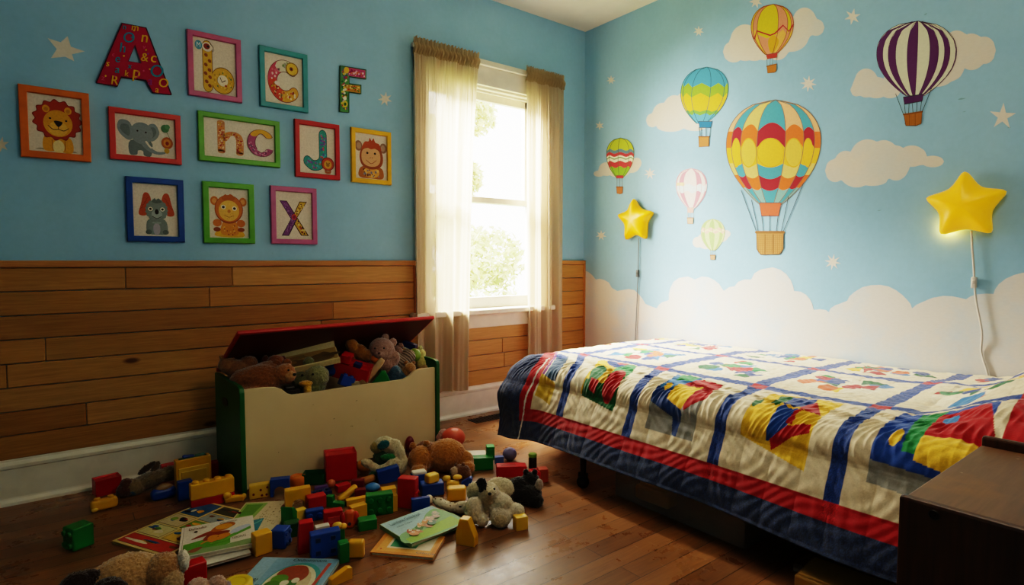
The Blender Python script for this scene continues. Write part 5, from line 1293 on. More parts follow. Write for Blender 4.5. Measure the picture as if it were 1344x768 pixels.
inplush('plush_duck', 'grey-green plush duckling with a yellow beak in the chest', 408, 516, .10,
        [((0, 4, 10), (20, 16, 16), hx('#7d7f52')), ((8, 0, 22), (16, 14, 15), hx('#8c8a60')), ((-12, 0, 16), (11, 10, 13), hx('#70724a')), ((-2, 6, 38), (8, 7, 9), hx('#7a7c50'))],
        [('beak', [[((-6, -14, 16), (9, 6, 3.5), hx('#cf9a22')), ((-4, -15, 8), (5, 5, 8), hx('#d8a82c'))]], PLUSH, 'yellow beak'), ('eye', [((-10, -9, 26), (1.6, 1.6, 1.6), C['K']), ((3, -12, 27), (1.6, 1.6, 1.6), C['K'])])])
inblk('large red brick with raised end, tilted on the toys in the chest', 461, 496, .11, 46, 22, 24, -14, 'R', tilt=(12, 16), hollow=.25, deco=lambda m, W, H, D: (m.box((W*.3, D*.6, H*.55), C['R'], (-W*.25, D*.1, H*.85), bev=.006), m.box((W*.22, D*.4, H*.25), C['DB'], (W*.1, 0, H*.8), bev=.004)))
inblk('small blue brick with two studs in the chest, below the red brick', 452, 507, .06, 18, 14, 10, 20, 'B', tilt=(0, 25), studs=(2, 1))
inblk('round blue plastic piece in the chest, just right of the duckling', 434, 494, .14, 20, 18, 14, 0, 'B', kind='ball')
inplush('plush_monkey', 'mustard plush arm toy under the lid, beside the pink bear', 471, 468, .15,
        [((-8, 0, 14), (8, 7, 12), hx('#a8701f'), (0, -.5, 0)), ((2, 0, 5), (9, 8, 11), hx('#9a6420')), ((10, 2, 0), (9, 8, 9), hx('#8a581c'))])
inplush('plush_bear', 'dusty pink plush bear with round head, high in the chest', 501, 474, .115,
        [((0, 0, 15), (17, 15, 16), hx('#a88478')), ((6, 2, -6), (15, 13, 12), hx('#9a766a')), ((-2, -10, 11), (8, 7, 6), hx('#b8968a')), ((16, 0, 4), (8, 7, 9), hx('#a07c70'))],
        [('ear', [((5, 2, 31), (5, 3, 5), hx('#b8988c')), ((15, 2, 24), (5, 3, 6), hx('#b8988c'))]), ('eye', [((-8, -12, 19), (1.3, 1.3, 1.3), C['K']), ((3, -13.5, 19), (1.3, 1.3, 1.3), C['K'])]), ('nose', [((-3, -16, 13), (2, 1.5, 1.5), hx('#5a3a34'))])])
inblk('small orange ball in the chest, under the pink bear', 494, 478, .11, 15, 15, 15, 0, 'O', kind='ball', name='ball', cat='ball')
inblk('dark blue ball in the chest, below the pink bear', 508, 486, .11, 16, 17, 16, 0, 'DB', kind='ball', name='ball', cat='ball')
inblk('pale wooden stick slanting in front of the balls in the chest', 479, 502, .07, 9, 38, 9, 0, hx('#bfa277'), kind='rod', tilt=(0, 38), name='wooden_stick', cat='stick', mat=LACQ)
inplush('plush_mouse', 'tiny cream plush at the front rim, at the foot of the wooden stick', 470, 509, .045, [((-6, 0, 5), (10, 7, 5), hx('#a08e66')), ((7, 0, 6), (6, 5, 6), hx('#8f7048'))])
inblk('bright green wedge block at the front rim of the chest', 501, 504, .045, 26, 18, 8, 0, 'G', kind='wedge', tilt=(0, 8))
inplush('plush_elephant', 'slate blue plush half buried at the right of the chest', 517, 504, .09, [((0, 0, 12), (12, 11, 13), hx('#3f5f78')), ((9, 0, 8), (9, 9, 10), hx('#3a5870')), ((2, -8, 20), (7, 6, 6), hx('#4a6a84'))])
def stripe_mat():
    m, nt, b, out = _nt('striped_knit'); wv = nt.nodes.new('ShaderNodeTexWave'); nt.links.new(coords(nt, 'Object', (1, 1, 1)), wv.inputs[0]); wv.inputs['Scale'].default_value = 26; wv.inputs['Distortion'].default_value = 1.5; wv.bands_direction = 'DIAGONAL'
    c = ramp(nt, wv.outputs[0], .42, .58, hx('#5a4a40'), hx('#9a8878')); nt.links.new(c, b.inputs['Base Color']); b.inputs['Roughness'].default_value = .95; return m
inplush('plush_rabbit', 'plush toy in grey-brown striped knit near the right end of the chest', 525, 490, .12, [((0, 0, 10), (15, 13, 15), hx('#7a6a5c')), ((10, 4, 20), (11, 10, 11), hx('#7a6a5c')), ((-6, -2, 22), (8, 8, 8), hx('#7a6a5c'))], mat=stripe_mat())
inplush('plush_bear', 'little mauve plush head between pink bear and striped toy', 520, 472, .15, [((0, 0, 9), (10, 9, 10), hx('#8c6a5c')), ((-4, 2, 0), (10, 9, 9), hx('#846254'))], [('ear', [((-6, 0, 19), (4, 3, 4), hx('#8c6a5c')), ((6, 0, 18), (4, 3, 4), hx('#8c6a5c'))])])
inblk('green ball at the right end of the chest', 544, 475, .13, 17, 18, 16, 0, hx('#7d9a2c'), kind='ball', name='ball', cat='ball')
inplush('plush_chick', 'pale yellow plush chick at the far right end of the chest', 554, 482, .13, [((0, 0, 6), (9, 9, 9), hx('#cfbf72')), ((-2, 2, 17), (7, 7, 7), hx('#d6ca7c')), ((4, -6, -3), (9, 8, 8), hx('#b89a68'))], [('crest', [((-2, 2, 25), (3, 2, 4), hx('#d8d08a'))])])
inplush('plush_bear', 'tan plush bear resting on the right rim of the chest front', 534, 494, .07, [((0, 0, 6), (11, 10, 9), hx('#a4743e')), ((-9, -2, 2), (8, 7, 8), hx('#8a6a34')), ((4, -6, 12), (8, 7, 7), hx('#ad7e48'))], [('ear', [((-1, -4, 19), (3, 2, 3), hx('#a4743e')), ((9, -4, 18), (3, 2, 3), hx('#a4743e'))])])
inblk('navy toy shoe with white sole under the lid at the far right', 536, 458, .22, 18, 9, 10, -20, 'DB', tilt=(0, 20), name='toy_shoe', cat='toy shoe', deco=lambda m, W, H, D: m.box((W*1.06, D*1.08, H*.25), C['W'], (0, 0, -H*.05), bev=.003))
inblk('black toy car at the front rim beside the big brown bear', 380, 521, .05, 24, 10, 14, 10, 'K', name='toy_car', cat='toy car', deco=lambda m, W, H, D: (m.box((W*.5, D*.8, H*.5), C['K'], (0, 0, H*.95), bev=.005), [m.lathe([(H*.35, -D*.54), (H*.35, D*.54)], C['DG'], Matrix.Translation((x, 0, H*.15)) @ Euler((PI/2, 0, 0)).to_matrix().to_4x4(), 14) for x in (-W*.3, W*.3)]))

# ---- open book lying on the heap, its lower cover towards the viewer
def page_art(F, seed, warm=False):
    r = random.Random(seed)
    for _ in range(7): F.ell(r.uniform(.1, .9), r.uniform(.15, .85), r.uniform(.05, .16), r.uniform(.06, .16), r.choice([hx('#8a6a3c'), hx('#5a4a2c'), hx('#a5824a'), hx('#6a5a3a')]))
ob = thing('open_book', 'open picture book lying across the heap under the chest lid', 'book', inbox(403, 484, .10), (R(30), R(-9), YAW0+R(24))); ob['group'] = CG
s_ = depth(ob.location)/FPX
for nm, y0, ln, ang in (('page', 0, 26, 14), ('page', 0, 22, 100)):
    pass
W_ = 86*s_
m = MB(); m.box((W_, 30*s_, .010), hx('#c9b98a'), (0, 15*s_, 0), bev=.003); pb = m.build('page_block', PRINT, ob)
F = Flat(lambda x, y, z: (-W_/2+W_*x, 30*s_*(1-y), .0104+z)); F.poly([(.02, .03), (.98, .03), (.98, .9), (.02, .9)], hx('#a58a52')); F.poly(smooth([(.08, .8), (.2, .3), (.5, .45), (.8, .2), (.93, .7), (.5, .85)]), hx('#6a5230')); F.poly(smooth([(.1, .3), (.4, .12), (.7, .25), (.3, .4)]), hx('#877242')); page_art(F, 3); F.build('printed_page', PRINT, ob)
m = MB(); m.box((W_, .008, 9*s_), hx('#d6c894'), (0, 0, -2*s_), bev=.002); m.build('lower_page', PRINT, ob)
m = MB(); m.box((W_*.98, .006, 10*s_), hx('#cbbc8c'), (0, 31*s_, .002), (R(-40), 0, 0), .002); m.build('upper_page', PRINT, ob)
# ================================================================== FLOOR: BOOKS
def book(name, label, corners, th, z, spine, cover, art, pages='#d8cfb8', thin=False):
    """closed book: corners (near-left, near-right, far-right, far-left) in the picture, lifted to its top height"""
    P = [on_floor(*q, z+th) for q in corners]; o = Vector(((P[0].x+P[2].x)/2, (P[0].y+P[2].y)/2, z))
    ex = ((P[1]-P[0])+(P[2]-P[3])); ex.z = 0; w = ex.length/2; ex.normalize(); ey = Vector((-ex.y, ex.x, 0)); h = (((P[3]-P[0])+(P[2]-P[1]))/2).dot(ey)
    t = thing(name, label, 'book', o, (0, 0, math.atan2(ex.y, ex.x)))
    ct = min(.0025, th*.25)
    if not thin:
        m = MB(); m.box((w-.008, h-.008, th-2*ct), hx(pages), (0.002, 0, ct), bev=.0005, seg=1); m.build('page_block', PRINT, t)
    m = MB(); m.box((w, h, ct), spine, (0, 0, 0), bev=.0008, seg=1); m.build('back_cover', PRINT, t)
    m = MB(); m.box((w, h, ct), spine, (0, 0, th-ct), bev=.0008, seg=1)
    if not thin: m.box((.004, h, th), spine, (-w/2+.002, 0, 0), bev=.001, seg=1)
    cv = m.build('front_cover', PRINT, t)
    F = Flat(lambda x, y, zz: (-w/2+w*x, -h/2+h*(1-y), th+zz), .00012, .0001); F.flip = -1
    F.poly([(.004, .006), (.996, .006), (.996, .994), (.004, .994)], cover); art(F, w/h); F.build('cover_art', PRINT, cv)
    return t
def art_orange_animal(F, A):
    GRS, O1, O2, Rb = hx('#5f9a34'), hx('#c98524'), hx('#b5661f'), hx('#8f3a24')
    F.stroke([(.035, .02), (.035, .98)], .006, hx('#8a8478')); F.poly([(.05, .62), (.30, .56), (.5, .66), (.95, .38), (.95, .70), (.5, .90), (.05, .97)], GRS)
    F.poly(smooth([(.66, .50), (.74, .36), (.92, .30), (.94, .42), (.78, .52)]), hx('#b4bcd0')); F.poly([(.70, .56), (.95, .38), (.95, .48), (.74, .64)], GRS)
    F.poly([(.04, .80), (.6, .86), (.97, .74), (.97, .98), (.04, .98)], hx('#7f9a6a')); F.poly([(.66, .66), (.97, .46), (.97, .80), (.66, .84)], hx('#d6cdbd'))
    F.poly(smooth([(.14, .50), (.30, .36), (.46, .30), (.5, .40), (.3, .46)]), Rb); F.poly(smooth([(.12, .86), (.22, .78), (.30, .80), (.2, .92)]), hx('#8f5a3a'))
    F.poly(smooth([(.40, .32), (.5, .16), (.68, .12), (.74, .22), (.62, .34), (.5, .38)]), O2); F.ell(.58, .24, .12, .09, hx('#d69a2a'))
    F.poly(smooth([(.30, .60), (.36, .44), (.5, .38), (.66, .42), (.60, .52), (.44, .60)]), Rb); F.ell(.44, .58, .08, .11, O1); F.poly(smooth([(.46, .54), (.62, .48), (.66, .58), (.5, .68)]), O1)
    F.stroke(smooth([(.28, .70), (.36, .64), (.42, .70)], False), .03, O1); F.ell(.20, .26, .025, .03, INK); F.ell(.50, .56, .008, .012, INK); F.stroke([(.4, .75), (.6, .72), (.66, .66)], .025, hx('#6fae3a'))
    F.text('Dullaiulan', .10, .19, .125, hx('#5a2a20'), -3, .50); F.text('silliuolmon', .52, .145, .115, hx('#6a4a3a'), -3, .50); F.text('LLBONAS', .69, .74, .10, INK, -4, .44)
def comic(F, seed, panels):
    r = random.Random(seed); pal = [hx('#b8342a'), hx('#d8a02c'), hx('#4f8a34'), hx('#2c5a8a'), hx('#d9cfb0'), hx('#7a4a2a'), hx('#2a2a30'), hx('#8aa03a')]
    for x0, y0, x1, y1, base in panels:
        F.poly([(x0, y0), (x1, y0), (x1, y1), (x0, y1)], hx('#2a241c'), step=False)
    F.k += 1
    for x0, y0, x1, y1, base in panels:
        e = .006; F.poly([(x0+e, y0+e), (x1-e, y0+e), (x1-e, y1-e), (x0+e, y1-e)], hx(base), step=False)
    for x0, y0, x1, y1, base in panels:
        for _ in range(5):
            cx, cy = r.uniform(x0+.05, x1-.05), r.uniform(y0+.05, y1-.05); a, b_ = (x1-x0)*r.uniform(.08, .2), (y1-y0)*r.uniform(.1, .25)
            a = min(a, cx-x0-.008, x1-cx-.008); b_ = min(b_, cy-y0-.008, y1-cy-.008)
            F.poly(smooth([(cx+a*math.cos(q)*r.uniform(.6, 1), cy+b_*math.sin(q)*r.uniform(.6, 1)) for q in [k*2*PI/7 for k in range(7)]]), r.choice(pal), step=_ == 0)
def art_comic_a(F, A): comic(F, 4, [(.03, .04, .20, .96, '#b83a2c'), (.22, .04, .42, .47, '#c9c08a'), (.22, .52, .42, .96, '#d8b24a'), (.44, .04, .66, .42, '#c9b48a'), (.44, .46, .62, .96, '#6f9a3a'), (.64, .46, .80, .96, '#9aa0a0'), (.68, .04, .97, .42, '#2f5f8a'), (.82, .46, .97, .96, '#4a4a3a')])
def art_comic_b(F, A):
    F.poly([(.03, .05), (.48, .05), (.40, .6), (.03, .6)], hx('#8fae5a')); F.poly([(.08, .1), (.4, .1), (.34, .45), (.08, .5)], hx('#5f8a3a'))
    for k in range(60): F.ell(rng.uniform(.5, .95), rng.uniform(.1, .8), .012, .016, rng.choice([hx('#8a7a5a'), hx('#a5886a'), hx('#6a5a40'), hx('#b8a888')]), n=6, step=False)
    F.ell(.88, .22, .07, .12, hx('#7a3a2a')); F.poly([(.30, .68), (.62, .58), (.66, .97), (.30, .97)], hx('#2f7f96')); F.stroke([(.33, .95), (.6, .65)], .03, hx('#6ab0b8'))
def art_frog(F, A):
    F.poly([(.2, .03), (.97, .03), (.97, .98), (.2, .98)], hx('#7fa8c0')); F.ell(.60, .62, .33, .50, hx('#4a9a9a')); F.ell(.58, .62, .295, .45, hx('#d9d2b0')); F.ell(.57, .60, .25, .38, hx('#c9b890'))
    F.poly(smooth([(.36, .40), (.44, .22), (.64, .20), (.74, .40), (.66, .56), (.5, .54)]), hx('#96482a')); F.ell(.44, .50, .10, .10, hx('#5f8a2c')); F.ell(.40, .62, .09, .08, hx('#4f7a28')); F.ell(.60, .60, .08, .09, hx('#4a7a3a')); F.ell(.53, .58, .05, .06, hx('#d9cfb8')); F.ell(.64, .52, .045, .055, hx('#d9cfb8'))
    F.poly(smooth([(.3, .9), (.45, .72), (.62, .74), (.75, .9), (.5, .98)]), hx('#e0dccb'))
    F.poly([(.885, .12), (.93, .12), (.90, .75), (.86, .75)], hx('#b8503a')); F.text('Grillellone', .155, .97, .13, hx('#26303a'), -86, .85); F.text('Bungilulon', .235, .98, .10, hx('#26303a'), -86, .85); F.text('Onliomnam', .42, .10, .09, hx('#2a3a3a'), 0, 1.0)
def art_animals(F, A):
    F.poly([(.02, .02), (.98, .02), (.98, .55), (.02, .6)], hx('#9fc4ca')); F.poly(smooth([(.02, .62), (.3, .55), (.55, .42), (.75, .22), (.98, .2), (.98, .98), (.02, .98)]), hx('#7fae7a')); F.poly([(.02, .80), (.98, .62), (.98, .98), (.02, .98)], hx('#8fb84a'))
    r = random.Random(8)
    for x, y, c in ((.22, .62, '#a5553a'), (.30, .72, '#b8805a'), (.38, .62, '#4a7a4a'), (.45, .55, '#c99a6a'), (.52, .66, '#b88a70'), (.56, .50, '#c9905a'), (.66, .56, '#a89a90'), (.66, .44, '#c9b0a0'), (.78, .46, '#b8aaa5'), (.84, .36, '#a8a8a0'), (.20, .74, '#d89a6a'), (.60, .62, '#6a8a7a')):
        F.poly(smooth([(x+.075*math.cos(q)*r.uniform(.6, 1.1), y+.10*math.sin(q)*r.uniform(.6, 1.1)) for q in [k*2*PI/8 for k in range(8)]]), hx(c))
        F.ell(x+.01, y-.04, .025, .035, hx('#dcc8b0')); F.ell(x+.015, y-.04, .006, .009, INK)
    F.text('Lumilane Onibaloun', .08, .24, .14, hx('#3a4a5a'), -2, .50); F.text('millom o alane', .12, .38, .085, hx('#4a5a62'), -2, .55)
def art_orange_frame(F, A):
    F.poly([(.07, .08), (.93, .08), (.93, .90), (.07, .90)], hx('#d9a04a')); F.poly([(.20, .06), (.90, .06), (.90, .74), (.20, .74)], hx('#d8cdb4')); F.poly([(.24, .1), (.7, .1), (.66, .68), (.24, .68)], hx('#2f8a62')); F.ell(.5, .4, .1, .2, hx('#55a878'))
    F.ell(.13, .82, .015, .03, hx('#b5402c')); F.text('Olone', .70, .90, .10, hx('#5a6a7a'), 0, 1.2)
book('comic_book', 'open-faced comic with many coloured panels, half under the white book', [(196, 741), (312, 690), (283, 651), (154, 713)], .010, 0, hx('#b89a5a'), hx('#d0b878'), art_comic_a, thin=True)
book('comic_book', 'picture page with a green corner, behind the white book', [(300, 700), (376, 690), (377, 657), (318, 655)], .012, .0, hx('#c9bd9a'), hx('#cfc0a0'), art_comic_b, thin=True)
book('picture_book', 'thin white book showing only its edges beneath the white animal book', [(266, 743), (318, 723), (318, 700), (252, 712)], .010, .0106, hx('#b8b4aa'), hx('#c9c4b8'), lambda F, A: None)
book('picture_book', 'white picture book with a crouching orange animal on its cover', [(231.5, 734), (333, 712), (333, 676), (238, 692)], .014, .024, hx('#cfc8b8'), hx('#d9d0c2'), art_orange_animal)
book('picture_book', 'light blue picture book with a green frog in a round frame, at the bottom edge', [(296, 792), (432, 797), (441, 733.5), (355, 732)], .012, 0, hx('#7f98a5'), hx('#8fb0c2'), art_frog)
book('picture_book', 'orange-bordered picture book lying under the blue and green one', [(488, 725), (571, 731), (582, 704), (505, 697)], .014, 0, hx('#c07a2c'), hx('#cf8a34'), art_orange_frame)
book('picture_book', 'blue and green picture book of animals, on top of the orange one', [(535, 716), (605, 691), (571, 662), (500, 691)], .016, .0162, hx('#6f8f5a'), hx('#a8c4bc'), art_animals)

# ================================================================== FLOOR: BLOCKS AND BRICKS
PG = 'building blocks spilled on the floor'
def B(label, *a, **k): return blk(label, *a, group=PG, **k)
def dots(col, pts, r):
    def f(m, W, H, D):
        for x, z in pts: m.lathe([(r*W, 0), (r*W, .0015)], col, Matrix.Translation((x*W, -D/2, z*H)) @ Euler((PI/2, 0, 0)).to_matrix().to_4x4(), 14)
    return f
# left group by the baseboard
B('red cube block standing by the baseboard at far left', 141, 650, 29, 22, 20, 12, 'R', hollow=.12)
B('yellow brick with lumpy studs in front of the far left red cube', 137, 670, 30, 14, 12, 8, 'Y', kind='brick', studs=(2, 1), face='top', bev=.012, deco=lambda m, W, H, D: m.ell((-W*.36, -D*.4, H*.22), (W*.14, W*.10, W*.10), C['LY']))
B('green brick lying alone on the floor at left, studs facing left', 104, 722, 26, 30, 24, 26, 'G', studs=(2, 2), face='left')
B('small red brick half hidden between the baseboard and the yellow case', 221, 628, 16, 17, 14, 10, 'R')
B('dark blue brick leaning on the front of the yellow case', 243, 657, 17, 25, 12, 10, 'B')
def case_deco(m, W, H, D):
    m.box((W*.86, .006, H*.66), C['LY'], (0, -D/2-.001, H*.08), bev=.003); m.box((W*.72, .006, H*.44), mul(C['LY'], .8), (0, -D/2-.004, H*.18), bev=.003)
    m.box((W*.80, D*.5, H*.10), C['DG'], (0, 0, H*.93), bev=.006); m.box((W*.35, D*.4, H*.10), C['B'], (-W*.12, 0, H*1.0), (0, R(8), 0), .006); m.box((W*.3, D*.4, H*.07), hx('#2f6f62'), (W*.2, 0, H*1.0), bev=.005)
B('yellow plastic case standing upright with blue and green toys poking out on top', 254, 641, 42, 40, 12, 12, 'Y', deco=case_deco, name='toy_case', cat='toy case')
B('orange ball behind the yellow case beside the toy chest', 274, 610, 20, 20, 18, 0, 'O', kind='ball', name='ball', cat='ball')
B('dark red brick in the shadow between yellow case and toy chest', 277, 630, 18, 22, 14, 5, 'R')
B('long red base brick under the yellow four-stud brick', 279, 664, 52, 12, 14, 10, 'R')
def brick_on(label, px, py, w, h, d, yaw, col, zpx, **kw):
    p, s = spot(px, py); W, H, D = w*s, h*s, d*s; m = MB(); brick_mesh(m, W, H, D, C[col], **kw); o = m.build('toy_block', PLASTIC)
    a, v = facing(p); p = p+v*(d*s/2); o.location = (p.x, p.y, zpx*s+.0005); o.rotation_euler = (0, 0, a+R(yaw)); return tag(o, label, 'toy block', PG)
brick_on('long yellow brick with four round studs in a row, on a red one', 279, 664, 52, 20, 14, 10, 'Y', 12, studs=(4, 1))
B('small yellow toy figure lying behind the comic books', 308, 660, 24, 8, 9, -6, 'Y', kind='brick', bev=.008, deco=lambda m, W, H, D: (m.ell((-W*.36, 0, H*1.1), (W*.22, W*.2, W*.2), C['Y']), m.ell((W*.48, 0, H*.7), (W*.12, W*.13, W*.17), C['LY'])), name='toy_figure', cat='toy figure')
B('blue toy boat with tan top on the floor below the baseboard', 215, 657, 30, 15, 14, 12, 'B', kind='pillow', deco=lambda m, W, H, D: m.ell((W*.03, 0, H*.9), (W*.36, D*.36, H*.42), hx('#9a7a52')), name='toy_boat', cat='toy boat')
# against the chest front
B('yellow block with red dots against the chest, leftmost in the pile', 342, 654, 27, 18, 11, 4, 'LY', deco=dots(C['M'], [(-.32, .35), (0, .6), (.3, .72), (.05, .2), (.26, .2)], .055))
B('blue arch block with dark hollow, beside the dotted yellow block', 368, 652, 24, 23, 12, -6, 'B', kind='arch', r=.62, ry=1.1)
B('round orange plastic cup lid, behind the yellow arch block', 391, 640, 20, 13, 18, 0, 'O', kind='cyl')
B('dark green hollow brick against the chest, left of the red cube', 413, 637, 28, 15, 18, -12, 'DG', hollow=.5)
B('large hollow red cube against the chest front, biggest block in the pile', 447, 632, 40, 37, 28, 6, 'R', hollow=.10, bev=.012)
B('yellow arch block standing over a dark opening, in front of the orange lid', 391, 668, 32, 26, 12, 6, 'Y', kind='arch', r=.46, ry=.95)
B('flat navy plate brick on the floor right of the yellow arch', 421, 652, 26, 5, 14, 16, 'DB', studs=(3, 1))
B('purple-blue flat strip brick behind the flat navy plate', 424, 643, 22, 5, 6, 12, 'P')
B('small orange ball in the pile in front of the big red cube', 435, 642, 11, 11, 11, 0, hx('#c9683a'), kind='ball', name='ball', cat='ball')
B('small red brick in the pile just below the big red cube', 450, 646, 18, 9, 11, 24, 'R')
B('long yellow banana-shaped piece sticking up in the middle of the pile', 458, 653, 30, 9, 8, 30, 'Y', kind='pillow', tilt=(0, -24), name='toy_banana', cat='toy')
B('crimson flat piece left of the small blue disc', 473, 652, 14, 9, 8, 0, 'M')
B('maroon small brick behind the crimson flat piece', 470, 640, 16, 9, 9, -10, 'M')
B('red brick lying in the pile, right of the yellow arch', 415, 669, 24, 17, 15, 14, 'R')
B('green open L-shaped piece in the middle of the pile', 441, 666, 25, 14, 9, -24, 'G', kind='ell')
B('flat yellow bar in front of the green L-shaped piece', 468, 663, 28, 8, 9, 12, 'Y')
B('yellow upright brick left of the large studded green brick', 470, 684, 22, 20, 11, 24, 'Y')
B('large green brick with six studs facing front', 498, 677, 35, 28, 14, 6, 'G', studs=(3, 2), face='front')
B('plain green brick on the floor beside the two stacked books', 482, 697, 24, 14, 16, 8, 'G')
B('green slide-shaped block behind the small yellow brick', 381, 690, 18, 25, 16, 62, 'G', kind='slide')
B('small yellow faceted brick in front of the green slide block', 394, 684, 15, 14, 11, 24, 'LY')
B('blue brick with two front studs in the middle of the pile', 413, 684, 23, 14, 11, 4, 'B', studs=(2, 1), face='front')
B('red brick with a pink panel in the middle of the pile', 437, 692, 24, 21, 12, 6, 'R', deco=lambda m, W, H, D: m.box((W*.62, .003, H*.4), hx('#c94a4a'), (W*.03, -D/2, H*.25), bev=.001))
B('orange and red toy figure with two round arms, right of the pink-panelled brick', 459, 695, 13, 24, 10, 0, hx('#cf5a1c'), kind='pillow', deco=lambda m, W, H, D: (m.ell((-W*.62, 0, H*.55), (W*.36, W*.36, H*.36), C['R']), m.ell((W*.62, 0, H*.5), (W*.36, W*.36, H*.40), hx('#c23a1c')), m.ell((0, -D*.42, H*.3), (W*.2, W*.1, H*.13), C['DB'])), name='toy_figure', cat='toy figure')
B('tall narrow yellow block standing at the right edge of the white book', 344, 729, 22, 28, 17, 20, 'Y')
B('blue brick with studs on its right side, next to the tall yellow block', 369, 721, 20, 25, 19, -26, 'B', studs=(2, 2), face='right')
B('dark green brick behind the side-studded blue brick', 384, 706, 19, 19, 14, 10, 'DG')
B('tall red stepped block left of the big blue brick', 401, 727, 20, 41, 14, 6, 'R', kind='step')
B('big blue brick with four square holes painted dark, front of the pile', 427, 733, 38, 34, 15, 8, 'B', holes=(2, 2))
B('grey-white small brick showing behind the big blue brick', 423, 706, 18, 15, 10, 10, 'W')
B('yellow-capped green toy figure behind the big blue brick', 446, 711, 13, 16, 9, 0, 'G', deco=lambda m, W, H, D: (m.ell((-W*.2, 0, H*1.25), (W*.52, W*.42, W*.34), C['LY']), m.ell((W*.34, 0, H*1.12), (W*.40, W*.38, W*.32), C['Y'])), name='toy_figure', cat='toy figure')
B('narrow upright green brick right of the big blue brick', 451, 740, 13, 27, 13, 12, 'G')
B('yellow rounded brick standing right of the narrow green one', 468, 734, 21, 23, 12, -12, 'Y', bev=.008)
B('yellow slanted bracket block at the bottom, beside the frog book', 447, 766, 30, 17, 9, 26, 'Y', kind='wedge', lo=.9, l2=.55, tx=.3)
# right part of the pile
B('plain blue brick propped below the green-eyed plush', 511, 634, 29, 19, 11, 12, 'B', tilt=(0, -8))
B('small blue disc on the floor behind the large studded green brick', 489, 648, 20, 11, 16, 0, 'LB', kind='ball', name='toy_disc', cat='toy disc')
B('orange-yellow flat block between the blue disc and the tall red block', 510, 651, 19, 9, 12, 10, 'Y')
B('thin upright yellow block touching the tall red block', 517, 672, 9, 22, 8, 10, 'Y')
B('tall red brick with side studs in the middle of the floor', 536, 668, 25, 40, 14, -22, 'R', studs=(1, 2), face='right')
B('blue brick with a white cap behind the tall red brick', 550, 645, 20, 22, 13, 16, 'B', deco=lambda m, W, H, D: m.box((W*.94, D*.94, H*.2), C['W'], (0, 0, H*.96), bev=.006))
B('wide blue brick carrying a small yellow block', 567, 652, 30, 17, 17, 10, 'B', bev=.006)
brick_on('small yellow faceted block sitting on the wide blue brick', 567, 652, 17, 11, 12, 34, 'LY', 17.5, bev=.007)
B('small orange cube in front of the big brown bear', 570, 620, 13, 13, 10, 4, 'O')
B('yellow block with a rounded front beside the patterned plush', 599, 659, 25, 18, 14, 2, 'Y', bev=.009)
B('yellow toy animal with two round ears, behind the rounded yellow block', 594, 642, 18, 10, 8, 0, 'LY', kind='pillow', deco=lambda m, W, H, D: (m.ell((-W*.42, 0, H*1.3), (W*.30, W*.24, W*.22), C['LY']), m.ell((W*.36, 0, H*1.4), (W*.34, W*.24, W*.20), C['LY'])), name='toy_animal', cat='toy animal')
B('thin blue brick leaning behind the two stacked books', 552, 673, 24, 19, 7, 10, 'B')
B('little blue wedge left of the white plush dog', 613, 638, 14, 11, 8, -10, 'B', kind='wedge', lo=.9, l2=.4, tx=.3)
B('small cream ball behind the thin blue brick', 563, 664, 12, 12, 12, 0, 'CR', kind='ball', name='ball', cat='ball')
B('yellow house-shaped block standing alone beside the stacked books', 613, 717, 27, 35, 13, -24, 'Y', kind='trap')
B('yellow cube standing alone right of the white plush dog', 683, 697, 17, 18, 13, 24, 'LY')
def green_pair(m, W, H, D): m.box((W*.36, D*.9, H*.95), C['G'], (W*.42, D*.55, H*.55), bev=.006); m.box((W*.36, D*.9, H*.16), hx('#1f9a3a'), (W*.42, D*.55, H*1.5), bev=.003)
B('bright green toy truck body on the floor right of the big brown bear', 632, 618, 30, 17, 14, 6, 'G', deco=green_pair, name='toy_truck', cat='toy truck')
p, s_ = spot(620, 602); m = MB(); m.box((30*s_, 18*s_, 9*s_), C['W'], (0, 0, 0), bev=.005)
F = Flat(lambda x, y, z: (-15*s_+30*s_*x, -9*s_-z, 9*s_*(1-y)), .0002, .0002); F.flip = -1
for k in range(14): F.ell(rng.uniform(.1, .9), rng.uniform(.2, .8), .05, .1, hx('#6a7078'), n=8)
m.v += [] ; o = m.build('toy_block', PLASTIC); ch = F.build('printed_front', PRINT, o); p2 = spot(622, 606)[0]+FWD*(9*s_); o.location = (p2.x, p2.y, 0); o.rotation_euler = (0, 0, YAW0+R(4)); tag(o, 'white block with grey markings behind the green toy truck', 'toy block', PG)
def hull(m, W, H, D):
    m.box((W*.5, D*.66, H*.10), mul(C['R'], .7), (-W*.1, 0, H*.93), bev=.002)
B('red toy boat hull on the floor behind the black plush', 671, 627, 40, 15, 15, 6, 'R', kind='wedge', lo=.95, l2=1.0, tx=.2, deco=hull, name='toy_boat', cat='toy boat')
B('purple and white ball behind the red toy boat', 669, 607, 19, 17, 17, 0, hx('#6f6a92'), kind='ball', name='ball', cat='ball')
B('blue-grey small brick left of the purple ball', 655, 609, 12, 9, 8, 10, hx('#3f5a9a'))
B('small dark cup with a lime green lid near the bed', 699, 616, 11, 15, 11, 0, hx('#2a2a20'), kind='cyl', deco=lambda m, W, H, D: m.lathe([(W*.5, H), (W*.52, H*1.05), (W*.52, H*1.22), (W*.46, H*1.28)], hx('#7fae3a'), None, 22), name='toy_cup', cat='toy cup')
B('round red plastic pot near the bed, right of the black plush', 702, 636, 17, 16, 17, 0, 'R', kind='cyl', name='toy_pot', cat='toy pot')
B('brick-red box block beside the round red pot', 712, 634, 13, 18, 12, 14, hx('#a5402c'))

